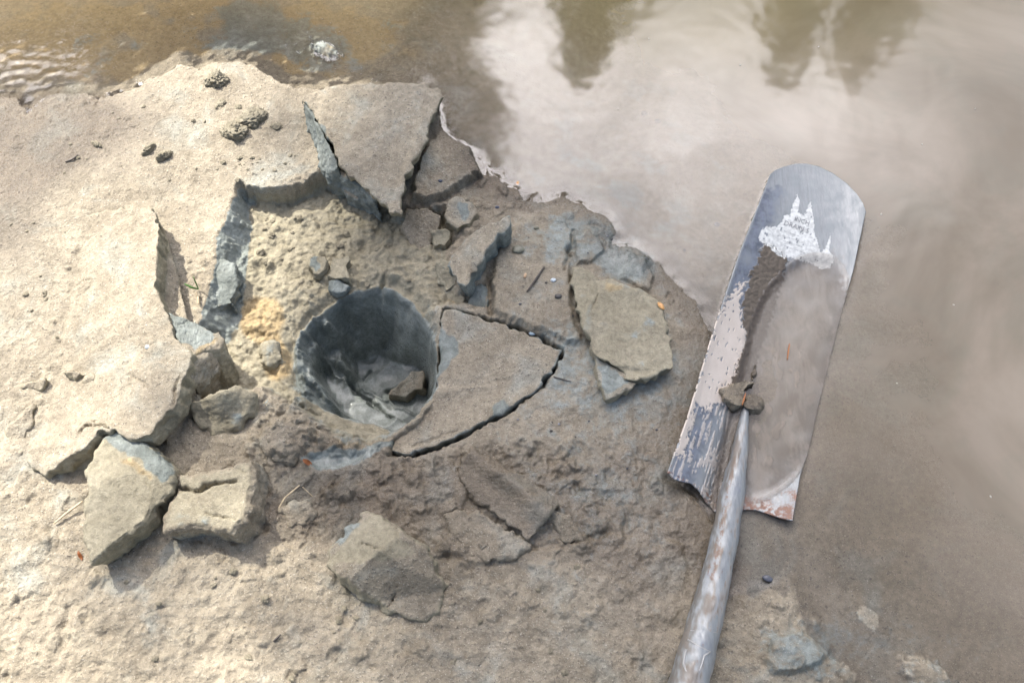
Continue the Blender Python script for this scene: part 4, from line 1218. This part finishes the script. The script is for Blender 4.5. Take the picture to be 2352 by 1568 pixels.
# ------------------------------------------------------------------ the water
wxs = np.concatenate([-0.9 - np.cumsum(0.004 * 1.12 ** np.arange(85))[::-1], np.arange(-0.9, 0.9, 0.003), 0.9 + np.cumsum(0.004 * 1.12 ** np.arange(85))])
wys = np.concatenate([-0.5 - np.cumsum(0.004 * 1.12 ** np.arange(60))[::-1], np.arange(-0.5, 0.66, 0.003), 0.66 + np.cumsum(0.004 * 1.12 ** np.arange(85))])
wxs = wxs[np.abs(wxs) < 70]; wys = wys[np.abs(wys) < 70]
WX, WY = np.meshgrid(wxs, wys)
gi = np.clip(np.searchsorted(xs, WX), 0, NX - 1); gj = np.clip(np.searchsorted(ys, WY), 0, NY - 1)
gz = Z[gj, gi].astype(float)
bmn = cb.min(0); bmx = cb.max(0)
inb = np.argwhere((WX > bmn[0]) & (WX < bmx[0]) & (WY > bmn[1]) & (WY < bmx[1]))
for j, i in inb:
    h = blade_z(WX[j, i], WY[j, i])
    if h is not None:
        gz[j, i] = max(gz[j, i], h)
dep = WATER - gz
men = 0.0011 * np.exp(-np.clip(dep, 0, 1) / 0.0012)
ul_ = np.exp(-((WX + 0.55) / 0.28) ** 2 - ((WY - 0.42) / 0.16) ** 2)
rip = 0.00032 * ul_ * np.clip(0.25 + 1.2 * perlin2(WX * 8, WY * 8, 95), 0, 1) * (perlin2(WX * 60, WY * 75, 93) + 0.5 * perlin2(WX * 120, WY * 130, 94)) + 0.00016 * perlin2(WX * 18, WY * 18, 91) + 0.00006 * perlin2(WX * 55, WY * 55, 92)
WZ = WATER + men + rip * (np.hypot(WX, WY) < 3)
dl = d_land[gj, gi]
nearblade = np.zeros(WX.shape, bool)
for j, i in inb:
    nearblade[j, i] = True
keepv = ((dl < 0.022) | (nearblade & (dl < 0.09))) & (dep > -0.02)
wi = np.arange(WX.size).reshape(WX.shape)
wq = np.stack([wi[:-1, :-1], wi[:-1, 1:], wi[1:, 1:], wi[1:, :-1]], -1).reshape(-1, 4)
wq = wq[keepv.ravel()[wq].any(1)]
wm = bpy.data.meshes.new("water")
fill_mesh(wm, np.stack([WX, WY, WZ], -1).reshape(-1, 3), wq)
mur = 1 - np.exp(-np.clip(dep, 0, 1) / 0.040)
wVx, wVy = toV(np.stack([WX.ravel(), WY.ravel(), np.full(WX.size, WATER)], 1))
clear = np.exp(-((wVx - 350) / 700) ** 2 - ((wVy - 60) / 220) ** 2)      # clear warm shallows by the sunny bank
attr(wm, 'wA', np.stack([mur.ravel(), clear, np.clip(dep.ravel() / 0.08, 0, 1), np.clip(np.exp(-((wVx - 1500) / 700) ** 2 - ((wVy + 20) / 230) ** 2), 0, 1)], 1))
m = bpy.data.materials.new("murky_water"); m.use_nodes = True
T = NT(m.node_tree)
geo = T.n('ShaderNodeNewGeometry'); pos = geo.outputs['Position']
at = T.n('ShaderNodeAttribute', attribute_name='wA')
sp = T.n('ShaderNodeSeparateColor', i_0=at.outputs['Color'])
n0 = T.noise(pos, 4.5, 5.0, 0.55, 0.6); n1_ = T.noise(pos, 13.0, 5.0, 0.6, 0.5)
sil = T.math('MULTIPLY', sp.outputs[0], T.rng(n0, 0.25, 0.75, 0.75, 1.12))
sil = T.math('MULTIPLY', sil, T.math('MULTIPLY_ADD', sp.outputs[1], -0.5, 1.0), clamp=True)
mcol = T.mix(T.rng(n0, 0.3, 0.7), (0.32, 0.262, 0.186), (0.395, 0.330, 0.252))
mcol = T.mix(T.rng(n1_, 0.45, 0.7, 0.0, 0.4), mcol, (0.30, 0.275, 0.205))
mcol = T.mix(sp.outputs[1], mcol, (0.52, 0.39, 0.20))
mcol = T.mix(T.math('MULTIPLY', at.outputs['Alpha'], 0.8), mcol, (0.275, 0.225, 0.095))  # olive of the tree reflections, painted into the water colour
tr = T.n('ShaderNodeBsdfTransparent', i_Color=T.mix(sp.outputs[2], (1, 1, 1), (0.95, 0.86, 0.68)))
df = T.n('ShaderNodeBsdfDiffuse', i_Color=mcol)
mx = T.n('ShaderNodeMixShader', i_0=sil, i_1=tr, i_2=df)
gl_ = T.n('ShaderNodeBsdfGlossy', i_Roughness=0.07)
fr = T.n('ShaderNodeFresnel', i_IOR=1.5)
mx2 = T.n('ShaderNodeMixShader', i_0=fr, i_1=mx, i_2=gl_)
T.n('ShaderNodeOutputMaterial', i_Surface=mx2)
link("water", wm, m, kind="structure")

# ------------------------------------------------------------------ pebbles, shell chips and scraps
def pebble(name, label, cat, x, y, r, col, z=None, rt=0.75, rough=0.35, flat=0.55, group=None, seed=0, rot=0.0):
    me = crumb_mesh(300 + seed, flat, 3, 0.35)
    me.materials.clear()
    me.materials.append(plain(name + "_stone", col, rough, var=0.35, scale=300))
    wx, wy = map(float, P(x, y, 0.0 if z is None else z))
    o = link(name, me, None, label=label, category=cat)
    o.location = (wx, wy, (float(ground_z(wx, wy)) if z is None else z) - r * PXM * 0.1)
    s = r * PXM
    o.scale = (s, s * rt, s); o.rotation_euler = (0, 0, rot)
    if group: o['group'] = group
    return o


pebble("pebble", "orange pebble at the water's edge above the wet flat", "pebble", 1189, 412, 5, (0.55, 0.25, 0.05), seed=1, rot=1.2)
pebble("shell_chip", "orange chip lying on the upper right edge of the five-sided slab", "chip", 1518, 703, 10, (0.62, 0.33, 0.12), z=0.0165, rt=0.5, flat=0.3, seed=2, rot=-1.0)
pebble("pebble", "blue white pebble lodged in the crack above the wedge slab", "pebble", 1223, 766, 7, (0.36, 0.45, 0.5), seed=3, z=0.002)
pebble("pebble", "pale blue white pebble on the wet flat right of a dark stick", "pebble", 1270, 654, 6, (0.5, 0.55, 0.58), seed=4)
pebble("pebble", "dark grey pebble below the pale one on the wet flat", "pebble", 1281, 692, 8, (0.06, 0.055, 0.05), seed=5)
pebble("shell_chip", "small orange white chip left of a dark stick on the wet flat", "chip", 1206, 645, 6, (0.6, 0.4, 0.24), rt=0.5, seed=6, rot=1.3)
pebble("pebble", "dark bluish pebble on the grey ledge right of the triangular slab", "pebble", 1011, 416, 5, (0.05, 0.06, 0.09), seed=7, z=0.013)
pebble("pebble", "dark bluish pebble just above the pale angular lump", "pebble", 1142, 476, 5, (0.05, 0.06, 0.1), seed=8)
pebble("pebble", "olive pebble on the upper part of the wet flat", "pebble", 1232, 530, 6, (0.12, 0.115, 0.08), seed=9)
pebble("pebble", "flat half-sunk olive stone in the middle of the wet flat", "pebble", 1190, 584, 13, (0.17, 0.165, 0.12), seed=10, flat=0.35)
pebble("pebble", "small pale blue pebble on the big left slab", "pebble", 340, 797, 6, (0.45, 0.52, 0.55), seed=11, z=0.039)
pebble("shell_chip", "white chip by the small crack on the left slab", "chip", 216, 664, 7, (0.85, 0.83, 0.78), seed=12, z=0.012, rt=0.5, rot=2.2)
pebble("pebble", "dark oval pebble under water, left of two near the bright reflection", "pebble", 1487, 222, 8, (0.07, 0.075, 0.085), seed=13)
pebble("pebble", "dark oval pebble under water, right of two near the bright reflection", "pebble", 1518, 241, 7, (0.07, 0.075, 0.085), seed=14)
pebble("pebble", "pale blue flake under the shallow water near the tip of the spade", "pebble", 1655, 492, 7, (0.15, 0.17, 0.22), seed=15, flat=0.3)
pebble("pebble", "dark slate chip in the shallow water right of the socket", "pebble", 1762, 1328, 10, (0.10, 0.105, 0.125), seed=16, z=-0.006, rt=0.6, flat=0.35, rot=-0.3)
for k, (x, y, r_) in enumerate([(1903, 437, 3), (2024, 492, 4), (2118, 332, 3), (1700, 150, 3), (1880, 108, 3), (2275, 1140, 4), (2190, 700, 3), (1560, 420, 3), (1420, 250, 3), (2060, 880, 3), (2240, 250, 3), (1490, 90, 3)]):
    pebble("floating_speck", "tiny pale speck floating on the open muddy water", "speck", x, y, r_ * 0.7, (0.6, 0.56, 0.48), z=WATER + 0.0003, flat=0.4, group="specks floating on the water", seed=30 + k % 4, rt=0.6, rot=k)
SPK = "tiny dark specks of stone on the wet mud"
for k in range(34):
    x = random.uniform(1150, 1600); y = random.uniform(520, 1150)
    pebble("grit", "tiny dark grain of grit on the wet mud near the spade", "grit", x, y, random.uniform(1.8, 3.6), random.choice([(0.05, 0.05, 0.06), (0.07, 0.06, 0.05), (0.2, 0.2, 0.22)]), group=SPK, seed=20 + k % 5)


def strand(name, label, cat, pts, r, mat, group=None, flat=None):
    a = []
    for x, y, dz in pts:
        wx, wy = map(float, P(x, y))
        z = float(ground_z(wx, wy)) + dz
        a.append((*map(float, P(x, y, z)), z))
    a = resample([(p[0], p[1], p[2]) for p in a], 14)
    n = len(a)
    rr = [r * (0.35 + 0.65 * math.sin(math.pi * (0.12 + 0.76 * k / (n - 1)))) for k in range(n)]
    org = a[0].copy()
    me, _ = tube_mesh(name, a - org, rr, 8)
    o = link(name, me, mat, label=label, category=cat); o.location = org.tolist()
    if group: o['group'] = group
    return o


STRAW = plain("dry_straw", (0.50, 0.40, 0.26), 0.6)
DARKW = plain("wet_twig", (0.07, 0.055, 0.045), 0.5)
GRASS = plain("green_grass", (0.10, 0.22, 0.05), 0.5)
LEAF = plain("orange_leaf", (0.40, 0.15, 0.05), 0.5)
strand("straw", "dry straw on sunlit mud left of the tall streaked block", "straw", [(124, 1202, .003), (150, 1180, .005), (190, 1150, .008)], 0.0014, STRAW)
strand("straw", "pale straw bent over the mud right of the squat block, longer of two", "straw", [(640, 1166, .003), (655, 1142, .006), (688, 1114, .004)], 0.0011, STRAW)
strand("straw", "short thin straw right of the longer bent one", "straw", [(695, 1118, .003), (718, 1140, .002)], 0.0007, STRAW)
strand("twig", "dark thin stick on the wet flat between two chips", "twig", [(1210, 670, .0016), (1228, 646, .002), (1250, 612, .0016)], 0.0015, DARKW)
strand("twig", "thin dark stem lying across the crack right of the wedge slab", "twig", [(1240, 857, .002), (1275, 866, .002), (1312, 876, .001)], 0.0008, DARKW)
strand("twig", "dark sliver in the mud along the bottom edge of the picture", "twig", [(628, 1472, .002), (645, 1456, .003)], 0.0013, DARKW)
strand("twig", "dark curved scrap on the pale crust at the upper left", "twig", [(150, 372, .001), (166, 366, .002), (180, 355, .001)], 0.0012, DARKW)
strand("pine_needle", "orange needle lying in the water inside the spade's trough", "pine needle", [(1801, 838, .0), (1804, 815, .0), (1806, 802, .0)], 0.0009, LEAF).location.z = WATER + 0.001
nd_ = strand("pine_needle", "orange needle stuck in the mud clump on the spade", "pine needle", [(1696, 945, .0), (1700, 932, .0), (1704, 918, .0)], 0.0010, LEAF); nd_.location.z = 0.006
GG = "grass blades sprouting by the pit"
strand("grass_blade", "bright green grass blade leaning left beside the pit's left wall", "grass blade", [(455, 664, .003), (440, 660, .015), (424, 652, .022)], 0.0014, GRASS, GG)
strand("grass_blade", "upright thin grass blade beside the pit's left wall", "grass blade", [(456, 664, .003), (450, 650, .014), (444, 636, .022)], 0.0009, GRASS, GG)
strand("grass_blade", "pale dead grass blade hanging down beside the pit's left wall", "grass blade", [(452, 672, .006), (455, 685, .006), (456, 698, .004)], 0.0016, STRAW, GG)


def leaf_scrap(label, x, y, ln, wd, ang, dz):
    bm = bmesh.new()
    top = []
    for k in range(13):
        t = k / 12; w = wd * math.sin(math.pi * t) ** 0.7
        top.append([bm.verts.new((ln * (t - .5), s * w, 0.0012 * math.sin(6 * t) + abs(s) * 0.0008)) for s in (-1, -.4, .4, 1)])
    for a, b in zip(top[:-1], top[1:]):
        for i in range(3):
            bm.faces.new((a[i], a[i + 1], b[i + 1], b[i]))
    bmesh.ops.solidify(bm, geom=bm.faces[:], thickness=0.0004)
    me = bpy.data.meshes.new("leaf_scrap"); bm.to_mesh(me); bm.free()
    o = link("leaf_scrap", me, LEAF, label=label, category="leaf scrap")
    wx, wy = map(float, P(x, y)); o.location = (wx, wy, float(ground_z(wx, wy)) + dz); o.rotation_euler = (0.1, 0.1, ang)
    return o


leaf_scrap("orange leaf scrap on the blue clay smear below the hole", 708, 1064, 0.013, 0.0028, -0.5, 0.0025)
leaf_scrap("orange leaf scrap at the lower left side of the tall streaked block", 186, 1276, 0.012, 0.002, -1.1, 0.003)

BUB = bpy.data.materials.new("bubble_film"); BUB.use_nodes = True
T = NT(BUB.node_tree)
t_ = T.n('ShaderNodeBsdfTransparent', i_Color=(0.97, 0.96, 0.94)); g_ = T.n('ShaderNodeBsdfGlossy', i_Roughness=0.04)
T.n('ShaderNodeOutputMaterial', i_Surface=T.n('ShaderNodeMixShader', i_0=T.math('ADD', T.n('ShaderNodeFresnel', i_IOR=1.5).outputs[0], 0.05, clamp=True), i_1=t_, i_2=g_))
bm = bmesh.new(); bmesh.ops.create_uvsphere(bm, u_segments=20, v_segments=12, radius=1.0)
bmesh.ops.delete(bm, geom=[v_ for v_ in bm.verts if v_.co.z < -0.2], context='VERTS')
bubm = bpy.data.meshes.new("bubble"); bm.to_mesh(bubm); bm.free()
bubm.polygons.foreach_set('use_smooth', np.ones(len(bubm.polygons), bool)); bubm.materials.append(BUB)


def bubble(x, y, r_, label, group):
    wx, wy = map(float, P(x, y, WATER)); o = link("bubble", bubm, None, label=label, category="bubble", group=group)
    o.location = (wx, wy, max(WATER, float(ground_z(wx, wy))) + 0.0002); o.scale = (r_, r_, r_ * 0.8)


for x, y, r_, lb in [(1051, 301, .0032, "clear bubble on the water just right of the triangular slab"), (1103, 363, .0030, "bubble at the muddy waterline above the small froth, right of the grey ledge"),
                     (1125, 380, .0022, "small bubble at the waterline just below the bigger muddy one")]:
    bubble(x, y, r_, lb, "bubbles by the waterline")
for k in range(60):
    bubble(random.gauss(742, 34), random.gauss(95, 26), random.uniform(.0007, .0024), "small glinting bubble of froth in the shallows above the triangular slab", "froth bubbles in the shallows")
for k in range(36):
    bubble(random.gauss(820, 40), random.gauss(165, 12), random.uniform(.0006, .0018), "tiny bubble of froth along the upper edge of the triangular slab", "froth bubbles along the slab")

# ------------------------------------------------------------------ trees on the far bank (mirrored in the water; the big one shades the right half)
LEAFM = bpy.data.materials.new("tree_leaf"); LEAFM.use_nodes = True
T = NT(LEAFM.node_tree)
oi = T.n('ShaderNodeNewGeometry')
lc = T.mix(oi.outputs['Random Per Island'], (0.035, 0.055, 0.012), (0.10, 0.125, 0.03))
bs = T.n('ShaderNodeBsdfPrincipled', i_Base_Color=lc, i_Roughness=0.5)
T.n('ShaderNodeOutputMaterial', i_Surface=bs)
BARK = plain("bark", (0.12, 0.09, 0.06), 0.85, scale=12, bump=0.8, bd=0.02)


def crown_mesh(name, lobes, leaf, seed, org):
    """leaves spread through a set of lobes (centre, radius, count)"""
    r = np.random.RandomState(seed)
    allp = []
    for c, rad, cnt in lobes:
        d = r.randn(cnt, 3); d /= np.linalg.norm(d, axis=1)[:, None]
        rr = r.rand(cnt) ** 0.45
        allp.append(np.array(c) + d * rr[:, None] * np.array(rad))
    p = np.concatenate(allp)
    n = len(p)
    nrm = r.randn(n, 3) + np.array([0, 0, 0.6]); nrm /= np.linalg.norm(nrm, axis=1)[:, None]
    t = np.cross(nrm, r.randn(n, 3)); t /= np.linalg.norm(t, axis=1)[:, None]
    b = np.cross(nrm, t)
    s = leaf * r.uniform(0.6, 1.3, n)[:, None]
    co = np.stack([p - t * s, p - b * s * 0.42 + nrm * s * .1, p + t * s, p + b * s * 0.42 + nrm * s * .1], 1).reshape(-1, 3) - org
    me = bpy.data.meshes.new(name)
    fill_mesh(me, co, np.arange(n * 4).reshape(-1, 4))
    return me


def tree(label, base, top_z, lobes, leaf, seed, trunk_r):
    base = np.array(base, float)
    t = link("tree", None, label=label, category="tree", group="trees on the far bank")
    t.location = base.tolist()
    r = np.random.RandomState(seed)
    bm_co = []; quads = []; off = 0
    path = [base + np.array([0, 0, -0.3]), base + np.array([r.randn() * .1, r.randn() * .1, top_z * .35]), base + np.array([r.randn() * .2, r.randn() * .2, top_z * .7]), base + np.array([r.randn() * .2, r.randn() * .2, top_z * .97])]
    branches = [(np.array(path), [trunk_r, trunk_r * .75, trunk_r * .45, trunk_r * .1])]
    for c, rad, cnt in lobes:
        k = r.uniform(.3, .75)
        st = path[1] + (path[2] - path[1]) * k
        c = np.array(c)
        mid = 0.5 * (st + c) + np.array([0, 0, 0.15])
        branches.append((np.array([st, mid, c]), [trunk_r * .35, trunk_r * .2, trunk_r * .06]))
    for pth, rad in branches:
        me, co = tube_mesh("b", resample(np.column_stack([pth, rad]), 12)[:, :3] - base, resample(np.column_stack([pth, rad]), 12)[:, 3], 10)
        q = np.array([(k * 10 + j, k * 10 + (j + 1) % 10, (k + 1) * 10 + (j + 1) % 10, (k + 1) * 10 + j) for k in range(11) for j in range(10)]) + off
        bm_co.append(co); quads.append(q); off += len(co)
        bpy.data.meshes.remove(me)
    tm = bpy.data.meshes.new("trunk"); fill_mesh(tm, np.concatenate(bm_co), np.concatenate(quads))
    link("trunk", tm, BARK, t)
    link("crown", crown_mesh("crown", lobes, leaf, seed + 1, base), LEAFM, t)
    return t


# shade tree: each lobe stands where its shade falls (frame position, distance towards the sun, radius)
lob = []
rs2 = np.random.RandomState(77)
edge = np.array([(-400, 1000), (0, 1010), (300, 1080), (450, 1170), (700, 1130), (850, 1060), (1000, 830), (1100, 780), (1200, 870), (1300, 950), (1450, 1060), (1567, 1180), (1800, 1400), (2200, 1800)], float)
for k in range(150):
    vy = rs2.uniform(-350, 2000)
    e = np.interp(vy, edge[:, 0], edge[:, 1])
    room = rs2.uniform(40, 700) if k % 3 else rs2.uniform(30, 120)
    rad = min(room * 0.9, 330) * 0.00058
    wx, wy = P(e + room, vy)
    c = np.array([float(wx), float(wy), 0]) + SUN * (9.0 + rs2.uniform(-.5, .5))
    lob.append((c, (rad, rad, rad * 1.05), int(70 + 8500 * rad * rad)))
for k in range(16):     # thin outer twigs that only dapple the middle of the bank
    vy = rs2.uniform(-100, 1700)
    e = np.interp(vy, edge[:, 0], edge[:, 1])
    wx, wy = P(e - rs2.uniform(-20, 560) * (0.5 + 0.5 * rs2.rand()), vy)
    lob.append((np.array([float(wx), float(wy), 0]) + SUN * (9.0 + rs2.uniform(-.6, .6)), (.16, .16, .16), 5))
for k in range(40):
    wx, wy = P(rs2.uniform(1500, 3000), rs2.uniform(-600, 2000))
    c = np.array([float(wx), float(wy), 0]) + SUN * (9.2 + rs2.uniform(-.6, .6))
    lob.append((c, (.3, .3, .3), 420))
for k in range(22):     # the rest of the crown, to the right of and around those
    a = rs2.uniform(0, 6.28); q = rs2.uniform(.2, 1.0)
    c = np.array([-2.9 + 1.9 * q * math.cos(a), 6.6 + 1.6 * q * math.sin(a), rs2.uniform(5.2, 8.8)])
    # keep clear of the sunbeam that reaches the pit and the left bank
    tt_ = c - np.array([-0.42, 0.05, 0]); along = tt_ @ SUN; off_ = tt_ - along * SUN
    if off_ @ np.array([0.717, 0.697, 0]) < 1.35:
        continue

    lob.append((c, (.75, .75, .6), 800))
for k in range(70):     # lower boughs, under the sunbeam and out over the water
    az = math.radians(rs2.uniform(-62, -4)); el = math.radians(rs2.uniform(30, 56) if az > -0.45 else rs2.uniform(28, 41)); d = rs2.uniform(8.2, 9.8)
    c = np.array([math.sin(az) * math.cos(el), math.cos(az) * math.cos(el), math.sin(el)]) * d
    tt_ = c - np.array([-0.38, 0.0, 0]); off_ = tt_ - (tt_ @ SUN) * SUN
    if np.linalg.norm(off_) < 1.3:
        continue
    lob.append((c, (.48, .48, .42), 420))
tree("leafy tree whose dark crown is mirrored at the upper left", (-2.2, 6.6, .4), 8.4, lob, 0.075, 401, 0.17)


def simple_tree(label, az, dist, height, width, seed, n=16, leaf=0.10):
    r = np.random.RandomState(seed)
    b = np.array([math.sin(math.radians(az)) * dist, math.cos(math.radians(az)) * dist, .42])
    lobes = []
    for k in range(n):
        t = (k + .5) / n
        zz = height * (0.3 + 0.7 * t)
        w = width * (1 - t) ** 0.7 + 0.12
        a = r.uniform(0, 6.28)
        lobes.append((b + np.array([math.cos(a) * w * .6, math.sin(a) * w * .6, zz]), (w * .6 + .15, w * .6 + .15, height * .07 + .12), 420))
    tree(label, b, height, lobes, leaf, seed, height * .022)


simple_tree("narrow tree mirrored as dark hanging points left of centre at the top", 7, 9.0, 9.6, 1.0, 501)
simple_tree("small pointed tree mirrored beside the narrow one at the top centre", 2, 9.5, 8.2, 0.8, 521)
simple_tree("broad tree mirrored as the largest dark patch at the upper right", 23, 9.5, 9.0, 1.0, 541, 20)
simple_tree("slender tree mirrored at the right of the broad dark patch", 28, 9.3, 8.6, 0.7, 561)
